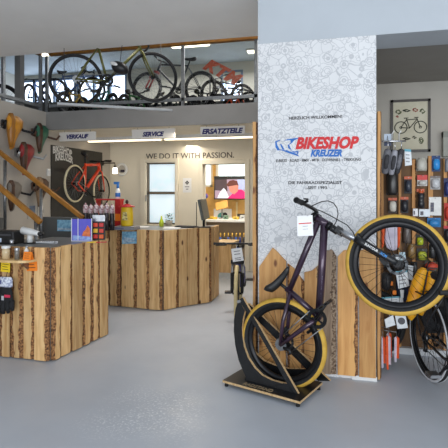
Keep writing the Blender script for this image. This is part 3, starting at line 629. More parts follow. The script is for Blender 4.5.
# wheel stand
ply = mat('birch_ply_edge', (206, 176, 132), (180, 146, 100), 60, .6); pblack = mat('black_laminate', (26, 27, 30), (20, 21, 23), 30, .35)
G = lambda u, v, z: on(u, v, 2, z)
n_r = G(300, 402, .05); n_l = G(222.5, 380.5, .05); sx = (n_r - n_l); sx.z = 0; LS = sx.length; sx.normalize(); sy = UP.cross(sx).normalized(); WS = .42
stand = thing('wheel_stand', 'black plywood wheel stand gripping the rear wheel of the purple bike', 'bicycle stand', V((n_r.x + n_l.x) / 2, (n_r.y + n_l.y) / 2, 0) + sy * .2)
zb = .035
MB().prism([V(n_l.x, n_l.y, zb), V(n_r.x, n_r.y, zb), V(n_r.x, n_r.y, zb) + sy * WS, V(n_l.x, n_l.y, zb) + sy * WS], V(0, 0, .018), 0, 1).build('base_board', [pblack, ply], stand)
for a, b in ((.02, .03), (LS - .03, .03), (.02, WS - .03), (LS - .02, WS - .03)):
    p = V(n_l.x, n_l.y, 0) + sx * a + sy * b; MB().tube([p, p + V(0, 0, zb)], [.016, .013], 10).build('rubber_foot', rubber, stand)
b0 = V(n_l.x, n_l.y, zb + .018); ax_l = (Mh.translation - b0); cw = ax_l.dot(sy)      # offset of the wheel plane from the near edge
def tilt(u, v, near):   # a photo point on one of the two leaning side panels
    off = cw - .13 if near else cw + .13; q0 = b0 + sy * off; top = b0 + UP * .58 + sy * (cw - .035 if near else cw + .035); up = (top - q0).normalized(); return onp(u, v, q0, up.cross(sx).normalized())
near_out = [(238.5, 300), (235.5, 309), (234, 320), (233.8, 332), (235.3, 346), (238.5, 360), (243, 371), (246, 377), (243, 382), (262, 389)]
near_in = [(245, 310.5), (243, 318), (242, 327), (242.3, 336), (244, 347), (248, 358), (254.5, 368), (262, 375.5), (272, 380.5), (285, 384)]
t_ = sy * .026
sp_ = MB().strip([tilt(*p, True) for p in near_out], [tilt(*p, True) for p in near_in], t_, 0, 1)
sp_.prism([tilt(*p, True) for p in ((262, 389), (284, 383), (288, 384), (296, 396.5), (300, 401), (297, 401.5))], t_, 0, 1)
sp_.prism([tilt(*p, True) for p in ((238.5, 300), (242.5, 297.5), (300.5, 398), (296, 400), (288, 385.5), (249.5, 317))], t_, 0, 1)
sp_.build('side_panel', [pblack, ply], stand)
far_out = [(241, 302), (238.5, 312), (238.5, 330), (241, 345), (246, 358), (254, 369), (270, 376)]
far_in = [(249, 312), (246, 321), (246, 332), (249, 343), (255, 353), (264, 361), (276, 366)]
fp_ = MB().strip([tilt(*p, False) for p in far_out], [tilt(*p, False) for p in far_in], t_, 0, 1)
fp_.prism([tilt(*p, False) for p in ((270, 376), (276, 366), (290, 369), (312, 369), (328, 379))], t_, 0, 1)
fp_.prism([tilt(*p, False) for p in ((241, 302), (249, 304), (330, 381), (318, 381), (249, 312))], t_, 0, 1)
fp_.build('side_panel', [pblack, ply], stand)
h0 = tilt(240, 301, True); h1 = tilt(243, 301, False)
MB().tube([h0 - sy * .03, h1 + sy * .03], .012, 10).build('clamp_bar', silver, stand)
for sgn in (.35, .75):
    pass
text('RADSTAND', b0 + sx * .18 + sy * .018 + V(0, 0, .0006), sx, sy, .26, .05, mat('faded_letter', (150, 130, 100), None, 20, .6), stand, 'lettering', .02)
# ---------------------------------------------------------------- the other bicycles
def C(name, r, g_, b, rough=.3, metal=.2): return mat(name, (r, g_, b), None, 8, rough, metal)
def std(wb, R=.345, **k):
    s = wb / 1.05
    d = dict(R=R, tr=.022, wb=wb, BB=(.43 * s, -.03), S=(.25 * s, .40 * s), HT=(.80 * s, .46 * s), HB=(.845 * s, .33 * s), nose=(.36 * s, .53 * s), tail=(.10 * s, .52 * s), frame=blackm, tyre=rubber, stem_up=.05, stem=.07, rise=.03, hw=.33)
    d.update(k); return d
def shop_bike(label, a, b, group=None, **k):
    M, wb = bike_M(a, b); return bicycle(label, M, std(wb, **k), group)[0]
# racer on the hanging white beam
Mr, wr = bike_M(atd(76, 80, 5.9), atd(153, 77, 6.22))
def lc(u, v): q = Mr.inverted() @ onp(u, v, Mr.translation, Mr.to_3x3() @ V(0, 1, 0)); return (q.x, q.z)
olive = C('olive_paint', 92, 92, 42)
bicycle('olive green racing bike standing on the white beam above the service counter', Mr, dict(R=.332, tr=.014, wb=wr, BB=lc(107, 81), S=lc(98, 46), HT=lc(137.5, 41), HB=lc(140.5, 50), nose=lc(108, 37), tail=lc(88, 38), frame=olive, tyre=rubber, rim=blackm, spoke=steel, bar='drop', stem=.09, lo=False, fork=olive, crank_a=35, tube=.017, deep=.016, stem_up=.03))
ba, bb = atd(57, 104.5, 5.78), atd(172, 109.5, 6.28); zt = min(ba.z, bb.z); ba.z = bb.z = 2.66; d = (bb - ba).normalized()
bm_ = thing('hanging_beam', 'white beam hanging under the deck and carrying the olive racing bike', 'beam', (ba + bb) / 2)
MB().box((ba + bb) / 2, ((bb - ba).length, .07, .032), frame((0, 0, 0), d, UP.cross(d), UP).to_3x3()).build('beam', mat('beam_grey', (176, 178, 180), None, 9, .5), bm_, bevel=.006)
for t in (.06, .92):
    p = ba + (bb - ba) * t + UP.cross(d) * .16; MB().tube([p - UP.cross(d) * .14, p, V(p.x, p.y, 5.4)], .004, 6).build('hanger', mat('dark_wire', (60, 62, 64), None, 20, .6), bm_)
# helmet hanging from the racer's bars
hm = thing('helmet', 'black cycling helmet hanging at the olive racing bike', 'helmet', atd(120, 74, 5.85))
M_ = frame(atd(120, 68, 5.85), RT, FW, UP); MB(M_).sph((0, 0, 0), (.115, .085, .075), 16, 10, 0, Matrix.Rotation(.45, 3, 'Y')).build('shell', black, hm)
MB(M_).sph((-.045, -.02, .03), (.08, .07, .03), 14, 8, 0, Matrix.Rotation(.45, 3, 'Y')).build('stripe_panel', white, hm)
MB(M_).tube([(0, 0, .06), (.02, 0, .25), (.05, 0, .40)], .004, 5).build('strap', black, hm)
# bikes shown in the gallery
UPG = 'bikes parked in the gallery'
pod = struct('platform', MB().bx(px(142, 100, 8.75).x, 8.75, 2.9, -.1, 12.2, 3.31).bx(-7.6, 8.05, 2.9, px(142, 100, 8.75).x, 12.2, 3.31), dark_grey)
def floorb(label, ua, da, ub, db, R=.345, z=2.9, grp=UPG, **k):
    a = atd(ua, 90, da); b = atd(ub, 90, db); a.z = b.z = z + R; return shop_bike(label, a, b, grp, R=R, **k)
def gal(label, ua, va, da, ub, vb, db, **k): return shop_bike(label, atd(ua, va, da), atd(ub, vb, db), UPG, **k)
red_p = C('red_paint', 200, 52, 44); blue_p = C('blue_paint', 74, 110, 178); teal_p = C('teal_paint', 40, 120, 110); grey_p = C('grey_bike_paint', 66, 68, 72); org_p = C('orange_paint', 230, 86, 34); grn_p = C('green_paint', 60, 140, 70)
gal('black and red mountain bike on the gallery platform beside the middle rail post', 200, 88, 9.4, 147, 88.5, 9.75, frame=grey_p, sus=True, rise=.02, hw=.3, tr=.028, fork=red_p)
floorb('dark mountain bike on the gallery platform below the orange letter sign, nearest the rail', 243, 10.6, 214, 10.2, z=3.31, sus=True, frame=grey_p, tr=.027)
floorb('dark bike behind the others on the gallery platform at its right end', 218, 11.7, 249, 11.4, z=3.31, frame=blackm)
floorb('blue bicycle standing before the left gallery window, its front wheel to the right', 54, 9.6, 92, 9.5, R=.29, z=3.31, frame=blue_p, bar='drop', tr=.016)
floorb('slate blue bicycle at the far left of the gallery, beside the grey column', 46, 11.0, 30, 10.2, R=.3, frame=blue_p, hw=.28, z=3.31)
floorb('black bicycle left of the grey gallery column at the picture edge', -34, 8.6, 2, 8.8, frame=C('yellow_paint', 214, 170, 50), tr=.028)
KG = "children's bikes along the gallery edge"
for i, (u, du, d, m, lb) in enumerate(((74, 17, 8.1, C('yellow_paint', 214, 170, 50), 'small yellow and black bike at the left corner of the gallery edge'), (104, 15, 8.2, teal_p, 'small teal bike at the gallery edge under the rear wheel of the racing bike'), (134, 16, 8.3, grn_p, 'small green bike at the gallery edge under the racing bike chainring'), (167, 15, 8.35, grey_p, 'small grey bike at the gallery edge left of the middle rail post'), (203, 16, 8.4, blackm, 'small black bike at the gallery edge right of the middle rail post'), (235, 15, 8.4, org_p, 'small orange bike at the right end of the gallery edge'))):
    floorb(lb, u - du * .55, d + .45 * (i % 2), u + du * .55, d + .45 * (1 - i % 2), R=.2, grp=KG, frame=m, tr=.024, hw=.24)
# orange bike on the black wall board
bx_ = LX + .012; b0_, b1_ = on(50.5, 144, 0, LX), on(101.5, 153, 0, LX); bt = on(75, 148.5, 0, LX).z
wbd = thing('display_board', 'black wall board lettered in white behind the orange bike', 'board', V(LX, (b0_.y + b1_.y) / 2, 1.0))
MB().bx(LX + .003, b0_.y, 1.0, LX + .02, b1_.y, bt).build('panel', mat('black_board', (52, 50, 46), (46, 44, 41), 8, .6), wbd)
chalk = mat('white_letter', (226, 225, 222), None, 20, .6)
for body, ua, ub, va, vb in (('BIKESHOP', 53, 72, 152.5, 146.5), ('KREUZER', 55.5, 73, 160, 153.5)):
    a, b = on(ua, va, 0, LX + .021), on(ub, va, 0, LX + .021); t_o = on((ua + ub) / 2, vb, 0, LX + .021)
    text(body, V(LX + .0205, a.y, a.z - .02), (0, 1, -.05), UP, b.y - a.y, t_o.z - a.z, chalk, wbd, bold=.035, arc=.04)
OX = -4.58
Mo, wo_ = bike_M(on(75, 183.5, 0, OX), on(102, 191, 0, OX))
def lo_(u, v): q = Mo.inverted() @ on(u, v, 0, OX); return (q.x, q.z)
orange = mat('orange_frame_paint', (236, 74, 36), (226, 64, 28), 8, .3, 0, 0, 0, .4); cream_t = mat('cream_tyre', (214, 204, 172), None, 20, .7)
bicycle('bright orange bicycle with cream tyres mounted on the black wall board', Mo, dict(R=.335, tr=.019, wb=wo_, BB=lo_(84.5, 191.5), S=lo_(85.5, 165), HT=lo_(98.5, 163.5), HB=lo_(99.5, 170), nose=lo_(88.5, 156.5), tail=lo_(83, 153), frame=orange, fork=orange, tyre=cream_t, lo=False, tube=.026, stay=1.3, bar='flat', hw=.26, rise=.02, stem=.08, stem_up=.02, crank_a=-30, deep=.018, spoke=steel))
brk = thing('wall_bracket', 'steel wall bracket carrying the orange bike on the black board', 'bracket', V(LX, Mo.translation.y + .3, 1.5))
for t in (.3, .55): MB().tube([V(LX + .02, Mo.translation.y + t, Mo.translation.z + .06), V(OX - .02, Mo.translation.y + t, Mo.translation.z + .06), V(OX - .02, Mo.translation.y + t, Mo.translation.z + .1)], .012, 8).build('arm', steel, brk)
# bike seen from the front behind the wheel stand
a = atd(237, 290, 5.7); a.z = .345; b = a + FW * 1.05 + RT * .08
Mf, wf = bike_M(b, a)
fb, SxF, _q = bicycle('bike seen from the front with a price tag on its bars, behind the wheel stand', Mf, std(wf, frame=C('deep_blue_paint', 36, 62, 150), tyre=mat('beige_tyre', (206, 188, 140), None, 20, .7), fork=blackm, HT=(.86, .52), HB=(.90, .40), hw=.30, stem_up=.05, rise=.0, sus=True, tr=.024, levers=True, back=.02, S=(.27, .36), nose=(.38, .47), tail=(.12, .46)))
tg2 = thing('price_tag', 'white price tag hanging on the bars of the bike seen from the front', 'tag', atd(237, 262, 5.5))
pp = [atd(231, 249, 5.52), atd(241.7, 247.6, 5.52), atd(243.8, 260.5, 5.5), atd(233, 262, 5.5)]; MB().prism(pp, FW * .003).build('card', card_w, tg2)
for y in (.2, .42, .72, .85):
    f_ = lambda x, y: pp[0] + (pp[1] - pp[0]) * x + (pp[3] - pp[0]) * y - FW * .0012
    MB().prism([f_(.22, y), f_(.78, y), f_(.78, y + .05), f_(.22, y + .05)], FW * .001).build('print_line', mat('dark_print', (90, 90, 96), None, 20, .6), tg2)
MB().tube([atd(236, 249, 5.52), atd(237, 244.5, 5.56)], .002, 5).build('string', white, tg2)
# black city bike at the right edge, rear wheel towards the room
a = atd(430, 340, 3.97); a.z = .352; hd = RT * .03 - FW * .9995; b = a + hd * 1.1
Mc, wc = bike_M(a, b)
cb, SxC, _q = bicycle('black touring bike with a reflective tyre stripe parked at the right edge of the floor', Mc, std(wc, R=.352, lo=False, frame=mat('satin_black_paint', (30, 31, 34), None, 10, .4), tyre=rubber, sus=True, tr=.024, tube=.024, BB=(.46, -.05), crank_a=-132, deep=.02, spoke=blackm, pedal=silver, disc=True))
for y_ in (-.0215, .0215): MB(Mc).ring(V(0, y_, 0), (0, 1, 0), .340, .011, 64, 8, 0, .5).build('reflective_stripe', mat('reflective_silver', (226, 228, 232), None, 20, .4, 0, 0, .0), cb)
MB(Mc).tube([V(-.3, -.07, .36), V(-.3, .07, .36), V(.2, .06, .37), V(.2, -.06, .37)], .007, 8, closed=True).tube([V(-.18, -.07, .36), V(0, -.08, .02)], .006).tube([V(-.18, .07, .36), V(0, .08, .02)], .006).build('luggage_rack', blackm, cb)
g_ = MB(Mc); n = 18
A_ = [V(math.cos(t) * .385, -.03, math.sin(t) * .385) for t in [math.radians(30 + 150 * i / n) for i in range(n + 1)]]; g_.strip(A_, [p + V(0, .06, 0) for p in A_], V(0, 0, .004)); g_.build('mudguard', black, cb)
MB(Mc).box(V(.62, 0, .16), (.4, .08, .075), Matrix.Rotation(-.75, 3, 'Y')).build('battery', black, cb, bevel=.015)
MB(Mc).tube([V(.46, -.04, -.05), V(.46, .04, -.05)], .085, 18).build('motor', mat('motor_grey', (52, 54, 58), None, 20, .5), cb)
ls = MB(Mc).tube([V(.1, -.055, 0), V(.42, -.06, .0)], .002, 4)
for s in (1,):
    MB(Mc).loft([[V(-.06 + .15 * k * math.cos(q), s * (.13 + .05 * k * math.sin(q)), z_) for q in [2 * math.pi * j / 14 for j in range(14)]] for z_, k in ((.10, .75), (.12, .95), (.25, 1.05), (.40, 1.0), (.46, .9), (.48, .4))]).build('pannier', mat('pannier_black', (36, 37, 40), (24, 25, 28), 12, .55, 0, .2), cb)
MB(Mc).box(V(-.33, 0, .33), (.03, .08, .05)).build('rear_light', mat('red_lens', (150, 20, 24), None, 20, .25), cb, bevel=.006)
wl = thing('spare_wheel', 'spare dark bicycle wheel standing behind the hanging mudguards', 'wheel', V(px(369, 322, 4.69).x, 4.69, 0))
cw_ = px(369, 322, 4.69); cw_.z = .335; rm = wheel(wl, 'rim', cw_, (0, 1, 0), .335, .025, dict(M=None, tyre=rubber, rim=blackm), lo=True)
# ---------------------------------------------------------------- sales counter: things on, at and beside it
TZ = 1.06
def T(u, v): return on(u, v, 2, TZ + .0)
yellow = mat('yellow_note', (250, 216, 40), (244, 208, 32), 20, .7); orange_c = mat('orange_card', (250, 138, 34), (242, 128, 26), 20, .6)
FYc = 3.86 - .042
def fr(u, v): return on(u, v, 1, FYc)
# plank shelf with jars and cards
a, b = fr(-3, 258), fr(37, 258); z = a.z
sh = thing('wall_shelf', 'small plank shelf fixed to the front of the sales counter', 'shelf', V((a.x + b.x) / 2, FYc, z - .03))
pts = [V(a.x - .1, FYc, 0), V(a.x - .1, FYc - .15, 0), V(b.x - .09, FYc - .15, 0), V(b.x - .03, FYc - .12, 0), V(b.x, FYc - .05, 0), V(b.x, FYc, 0)]
MB().prism([p + V(0, 0, z - .015) for p in pts], V(0, 0, .022)).build('board', mat('shelf_pine', (226, 190, 134), (206, 164, 106), 9, .5), sh)
for x in (a.x + .02, b.x - .1): MB().prism([V(x, FYc, z - .015), V(x, FYc - .11, z - .015), V(x, FYc, z - .1)], V(.015, 0, 0)).build('bracket', steel, sh)
SZ = z + .008; SY = FYc - .075
for u, w, h, lid, lb, cont in ((6, .036, .10, white, 'wide glass jar with a white lid on the counter shelf', (214, 190, 150)), (17, .022, .085, silver, 'narrow glass jar of small parts on the counter shelf, next to the orange card', (120, 116, 110))):
    p = on(u, 250, 1, SY); p.z = SZ; j = thing('glass_jar', lb, 'jar', p, 'jars on the counter shelf')
    MB().lathe([(.0, 0), (w, 0), (w, h * .85), (w * .85, h * .92), (w * .85, h)], p, UP, 18).build('jar_body', mat('jar_glass_%d' % u, cont, None, 30, .15), j)
    MB().lathe([(0, h), (w * 1.08, h), (w * 1.08, h + .022), (0, h + .022)], p, UP, 18, sm=False).build('lid', lid, j)
p = on(26.5, 257, 1, SY - .03); p.z = SZ; cd = thing('price_card', 'orange price card standing on the counter shelf', 'card', p)
MB().prism([V(p.x - .042, p.y, SZ), V(p.x + .042, p.y, SZ), V(p.x + .042, p.y + .02, SZ + .075), V(p.x - .042, p.y + .02, SZ + .075)], V(0, .003, 0)).build('card', orange_c, cd)
MB().prism([V(p.x - .042, p.y + .045, SZ), V(p.x + .042, p.y + .045, SZ), V(p.x + .042, p.y + .022, SZ + .075), V(p.x - .042, p.y + .022, SZ + .075)], V(0, .003, 0)).build('support', orange_c, cd)
def scrib(o, xd, yd, w, h, root, n=3, m=None):
    for i in range(n): q = o + yd * (h * (.75 - .25 * i)) + xd * (w * .15); MB().prism([q, q + xd * (w * (.7 - .1 * (i % 2))), q + xd * (w * (.7 - .1 * (i % 2))) + yd * (h * .05), q + yd * (h * .05)], xd.cross(yd) * .0006).build('handwriting', m or ink, root)
scrib(V(p.x - .042, p.y - .0005, SZ), V(1, 0, 0), V(0, .26, .96), .084, .075, cd)
p = on(26.5, 250, 1, SY + .05); p.z = SZ; bt_ = thing('glue_bottle', 'small white bottle behind the orange price card', 'bottle', p)
MB().lathe([(0, 0), (.02, 0), (.02, .08), (.009, .095), (.009, .1)], p, UP, 14).build('bottle_body', white, bt_); MB().lathe([(.011, .1), (.009, .122), (0, .122)], p, UP, 12).build('cap', silver, bt_)
for (u0, v0, u1, v1, m_, nm, lb, tl) in ((27, 259.5, 37.5, 271, orange_c, 'sticky_note', 'orange note stuck on the counter boards just right of the shelf', .06), (1, 262, 10, 271.5, yellow, 'sticky_note', 'yellow note stuck on the counter boards under the shelf', -.05)):
    a, b = fr(u0, v1), fr(u1, v0); n = thing(nm, lb, 'note', V((a.x + b.x) / 2, FYc, a.z)); w, h = b.x - a.x, b.z - a.z; xd = V(math.cos(tl), 0, math.sin(tl)); yd = V(-math.sin(tl), 0, math.cos(tl)); o = V(a.x, FYc - .004, a.z)
    MB().prism([o, o + xd * w, o + xd * w + yd * h, o + yd * h], V(0, .003, 0)).build('paper', m_, n); scrib(o - V(0, .0008, 0), xd, yd, w, h, n)
# cycling gloves hanging under the shelf
def glove(lb, u, v0, v1, cuff, side, d_off, col):
    p0, p1 = fr(u, v0), fr(u, v1); H = p0.z - p1.z; y = FYc - .03 - d_off; g_ = thing('cycling_glove', lb, 'glove', V(p1.x, y, p1.z), 'gloves hanging under the counter shelf'); k = H / .2
    def q(x, z_, yy=0): return V(p0.x + side * x * k, y + yy, p0.z - z_ * k)
    palm = [[q(.034 * s_[0] * math.cos(a) + .0, s_[1], .014 * math.sin(a)) for a in [2 * math.pi * i / 10 for i in range(10)]] for s_ in ((.85, .03), (.8, .045), (1, .07), (1.15, .1), (1.1, .115), (.9, .12))]
    hnd = MB().loft(palm).build('glove_palm', col, g_)
    for i, (x, L_) in enumerate(((-.03, .05), (-.010, .062), (.011, .058), (.031, .045))): MB().tube([q(x, .105), q(x * 1.1, .105 + L_ * .6, -.006), q(x * 1.15, .105 + L_, -.002)], [.0115 * k, .011 * k, .007 * k], 8).build('finger', col, hnd)
    MB().tube([q(-.03, .06), q(-.058, .085, -.005), q(-.066, .11, -.01)], [.014 * k, .012 * k, .007 * k], 8).build('thumb', col, hnd)
    MB().loft([[q(.035 * s_[0] * math.cos(a), s_[1], .017 * math.sin(a)) for a in [2 * math.pi * i / 12 for i in range(12)]] for s_ in ((.8, 0), (1.0, .008), (1.0, .04), (.85, .045))]).build('cuff', cuff, g_)
    MB().box(q(.012, .085, -.0145), (.03 * k, .003, .012 * k)).build('logo_patch', mat('pink_red', (214, 50, 84), None, 20, .6), g_); MB().box(q(-.012, .1, -.015), (.012 * k, .003, .03 * k)).build('grey_panel', mat('light_grey_fabric', (190, 190, 194), None, 20, .8), g_)
    MB().tube([q(0, .004), q(0, -.02, .02)], .003, 5).build('hanging_loop', black, g_)
navyb = mat('blue_white_fabric', (226, 230, 238), (40, 60, 130), 45, .8); blk_f = mat('black_fabric', (30, 30, 33), (18, 18, 20), 50, .85, 0, .2)
glove('black glove with blue and white cuff hanging under the counter shelf, right of the pair', 11.5, 275.5, 319, navyb, 1, .045, blk_f)
glove('grey and black glove hanging at the left edge of the photo under the counter shelf', -1, 286, 320, mat('grey_fabric', (120, 120, 124), (60, 60, 64), 50, .85), -1, 0, blk_f)
# on the worktop
p = T(10, 244); pr = thing('receipt_printer', 'black boxy receipt printer on the sales counter at the left edge', 'printer', p); c0 = V(p.x - .055, p.y + .02, TZ)
MB().bx(c0.x - .12, c0.y - .05, TZ, c0.x + .12, c0.y + .12, TZ + .13).build('housing', black, pr, bevel=.012); MB().bx(c0.x - .09, c0.y - .055, TZ + .085, c0.x + .09, c0.y - .045, TZ + .1).build('paper_slot', mat('slot_grey', (70, 70, 74), None, 20, .5), pr)
MB().bx(c0.x - .115, c0.y - .053, TZ + .03, c0.x - .085, c0.y - .049, TZ + .12).build('yellow_label', yellow, pr); MB().bx(c0.x - .06, c0.y - .053, TZ + .02, c0.x - .02, c0.y - .049, TZ + .06).build('data_label', mat('pale_blue_label', (190, 205, 220), None, 20, .6), pr)
p = T(30, 243.5); tm = thing('barcode_scanner', 'white stand scanner with tilted head on the sales counter', 'scanner', p)
MB().box(V(p.x, p.y, TZ + .006), (.1, .08, .012)).build('base_plate', black, tm, bevel=.004); MB().tube([V(p.x, p.y, TZ + .012), V(p.x, p.y, TZ + .1)], [.03, .024], 12).build('neck', white, tm)
d = V(.95, -.2, -.1).normalized(); c0 = V(p.x - .045, p.y, TZ + .125)
def sec(t, w, h): return [c0 + d * (t * 1.35) + V(.2, .95, 0).normalized() * (w * 1.2 * math.cos(a)) + UP * (h * 1.25 * math.sin(a)) for a in [2 * math.pi * i / 12 for i in range(12)]]
MB().loft([sec(-.045, .02, .015), sec(-.03, .036, .032), sec(.05, .036, .028), sec(.11, .03, .02), sec(.155, .02, .014)]).build('head', white, tm); MB().loft([sec(.14, .024, .017), sec(.165, .022, .014), sec(.17, .01, .006)]).build('scan_window', black, tm); MB().box(c0 + d * .0 + V(0, -.036, .005), (.03, .003, .012)).build('badge', mat('grey_badge', (130, 130, 136), None, 20, .5), tm)
p = T(16.5, 244); p.y -= .07; p.z = TZ; cu = thing('metal_cup', 'small shiny metal cup beside the black receipt printer', 'cup', p)
MB().lathe([(0, 0), (.016, 0), (.021, .05), (.018, .05), (.014, .006)], p, UP, 16).build('cup_body', chrome, cu)
p = T(47, 243.5); p.z = TZ; tr_ = thing('pen_tray', 'clear tray of small silver parts on the corner of the sales counter', 'tray', p)
MB().bx(p.x - .1, p.y - .04, TZ, p.x + .1, p.y + .04, TZ + .006).bx(p.x - .1, p.y - .04, TZ, p.x + .1, p.y - .036, TZ + .022).bx(p.x - .1, p.y + .036, TZ, p.x + .1, p.y + .04, TZ + .022).build('tray', mat('frosted_tray', (196, 198, 200), None, 20, .2), tr_)
rg = random.Random(3)
for i in range(9): q = V(p.x - .08 + i * .02, p.y + rg.uniform(-.02, .02), TZ + .016); MB().ring(q, V(rg.random() - .5, rg.random() - .5, .6), .011, .003, 12, 6).build('metal_ring', chrome, tr_)
# picture stand, gadget rack and pens at the counter's far end
d0 = 4.98
a, b = atd(72, 242, d0), atd(91.5, 241, d0); a.z = TZ; hgt = atd(80, 219, d0).z - TZ; xd = (b - a); xd.z = 0; wd = xd.length; xd.normalize(); bk = xd.cross(UP) * -1
ps = thing('picture_stand', 'acrylic stand with a purple and orange mountain picture on the sales counter', 'display stand', a + xd * wd / 2)
MB().prism([a, a + xd * wd, a + xd * wd + UP * hgt, a + UP * hgt], bk * .012).build('picture', mat('violet_print', (70, 72, 196), (104, 92, 190), 5, .4), ps)
f_ = lambda x, y: a + xd * (wd * x) + UP * (hgt * y) - bk * .001
MB().prism([f_(.5, .2), f_(.95, .2), f_(.93, .55), f_(.8, .72), f_(.68, .5), f_(.58, .42)], bk * -.001).build('orange_mountain', mat('orange_print', (226, 120, 56), (190, 84, 40), 30, .4), ps)
MB().prism([f_(.04, .04), f_(.96, .04), f_(.96, .2), f_(.04, .26)], bk * -.0012).build('blue_foreground', mat('pale_blue_print', (150, 180, 226), (110, 120, 200), 30, .4), ps)
for x in (-.03, .3, 1.0): MB().prism([f_(x, -.0), f_(x + .03, 0), f_(x + .03, 1.03), f_(x, 1.03)], bk * -.006).build('frame_bar', card_w, ps)
MB().prism([a - bk * .03, a + xd * wd - bk * .03, a + xd * wd + bk * .06, a + bk * .06], V(0, 0, .005)).build('base', card_w, ps)
a, b = atd(92.5, 240.5, d0 + .1), atd(105, 239.5, d0 + .1); a.z = TZ; hgt = atd(98, 216, d0 + .1).z - TZ; xd = b - a; xd.z = 0; wd = xd.length; xd.normalize(); bk = UP.cross(xd)
rk = thing('gadget_rack', 'small counter rack with red, orange and yellow goods on the sales counter end', 'display rack', a + xd * wd / 2)
MB().prism([a, a + xd * wd, a + xd * wd + UP * hgt, a + UP * hgt], bk * .015).build('back_panel', mat('rack_black', (34, 34, 36), None, 20, .5), rk)
MB().prism([a + UP * (hgt * .78) - bk * .002, a + xd * wd + UP * (hgt * .78) - bk * .002, a + xd * wd + UP * (hgt + .01) - bk * .002, a + UP * (hgt + .01) - bk * .002], bk * .006).build('header_card', silver, rk)
for i, yy_ in enumerate((.06, .3, .54)):
    for j in range(2):
        c = [((206, 44, 34), (226, 96, 34)), ((236, 186, 48), (214, 60, 40)), ((226, 70, 40), (200, 40, 40))][i][j]
        MB().box(a + xd * (wd * (.27 + .46 * j)) + UP * (hgt * (yy_ + .09)) - bk * .012, (wd * .36, .022, hgt * .17), frame((0, 0, 0), xd, bk, UP).to_3x3()).build('small_pack', mat('rackpack_%d%d' % (i, j), c, None, 30, .4), rk, bevel=.006)
for i, (c, lb) in enumerate((((210, 40, 60), 'red pen lying on the sales counter in front of the gadget rack'), ((250, 210, 40), 'yellow pen lying on the sales counter in front of the picture stand'))):
    p = atd(96 - i * 9, 241.4 - i * .4, 4.8); p.z = TZ + .005; q = p + V(.09, .06, 0); pn = thing('pen', lb, 'pen', p, 'pens on the sales counter'); dd = (q - p).normalized(); MB().tube([p, q], .005, 8).build('barrel', mat('pen_%d' % i, c, None, 30, .3), pn); MB().tube([q, q + dd * .012], [.0045, .001], 8).build('tip', silver, pn)
a, b = on(57.5, 231, 1, 5.62), on(71.5, 220, 1, 5.62); bc = thing('postcard', 'blue postcard fixed to the grey stair wall beside the picture stand', 'card', V((a.x + b.x) / 2, 5.62, a.z))
MB().bx(a.x, 5.612, a.z, b.x, 5.619, b.z).build('print', mat('blue_print', (150, 200, 224), (92, 146, 186), 26, .5), bc)
MB().bx(a.x + .01, 5.610, a.z + .015, b.x - .01, 5.6115, a.z + .045).build('white_band', mat('pale_print', (196, 214, 226), (120, 150, 180), 30, .5), bc)
# ---------------------------------------------------------------- service counter: things on and at it
CZ = 1.065
def Cd(u, v=229): q = on(u, v, 2, CZ); return q
rk = atd(92, 231, 6.15); r2 = atd(120, 229.5, 6.7)
rr = thing('display_rack', 'red framed counter rack on the left end of the service counter', 'display rack', V((rk.x + r2.x) / 2, (rk.y + r2.y) / 2 + .15, CZ))
xd = V(1, 0, 0); red_m = mat('red_metal', (188, 34, 36), (172, 28, 30), 20, .4); x0, x1 = atd(92, 230, 6.6).x, atd(120, 230, 6.6).x; yk = atd(106, 230, 6.6).y + .06; zt = atd(106, 199, 6.6).z
MB().bx(x0, yk - .02, zt - .02, x1, yk + .12, zt).build('top_board', red_m, rr); MB().bx(x0, yk, CZ, x0 + .025, yk + .1, zt - .02).build('upright', red_m, rr); MB().bx(x1 - .085, yk, CZ, x1, yk + .1, zt - .02).build('side_panel', red_m, rr); MB().bx(x0, yk + .08, CZ, x1, yk + .1, CZ + .1).build('back_board', black, rr)
MB().bx(x1 - .08, yk - .004, CZ + .1, x1 - .005, yk - .001, CZ + .2).build('orange_label', orange_c, rr)
clear_pink = mat('pale_cap', (214, 202, 204), (130, 66, 80), 38, .25); dkb = mat('dark_bottle', (40, 30, 36), (26, 20, 26), 40, .35)
BG = 'dark bottles with pale caps on the service counter'
for i, u in enumerate((85.5, 90.8, 96.1, 101.4, 106.7, 112)):
    p = atd(u, 231, 6.22 + .02 * (i % 2)); p.z = CZ; k = 1 if i % 2 else 1.04
    b_ = thing('drink_bottle', ('leftmost', 'second from left:', 'third from left:', 'third from right:', 'second from right:', 'rightmost')[i] +  ' dark drink bottle with pale cap before the red rack', 'bottle', p, BG)
    MB().lathe([(0, 0), (.031, 0), (.032, .1 * k), (.027, .12 * k), (.032, .14 * k), (.031, .21 * k), (.024, .235 * k)], p, UP, 14).build('bottle_body', dkb, b_)
    MB().lathe([(.03, .225 * k), (.033, .25 * k), (.034, .30 * k), (.026, .325 * k), (.012, .33 * k), (.012, .35 * k), (0, .35 * k)], p, UP, 14).build('cap', clear_pink, b_)
p = V(atd(117, 200, 6.65).x, yk + .05, zt); sp = thing('spray_bottle', 'blue and white spray bottle standing on the red counter rack', 'bottle', p)
MB().lathe([(0, 0), (.036, 0), (.036, .1), (.02, .15), (.012, .16)], p, UP, 14).build('bottle_body', white, sp); MB().lathe([(.0365, .03), (.0365, .085)], p, UP, 14).build('blue_label', mat('blue_label', (40, 110, 190), None, 30, .5), sp); MB().tube([p + V(0, 0, .15), p + V(0, 0, .21)], [.02, .018], 10).box(p + V(-.02, 0, .225), (.075, .03, .035)).build('trigger_head', mat('spray_blue', (50, 120, 196), None, 20, .4), sp)
p = atd(127, 226, 6.35); p.z = CZ + .05
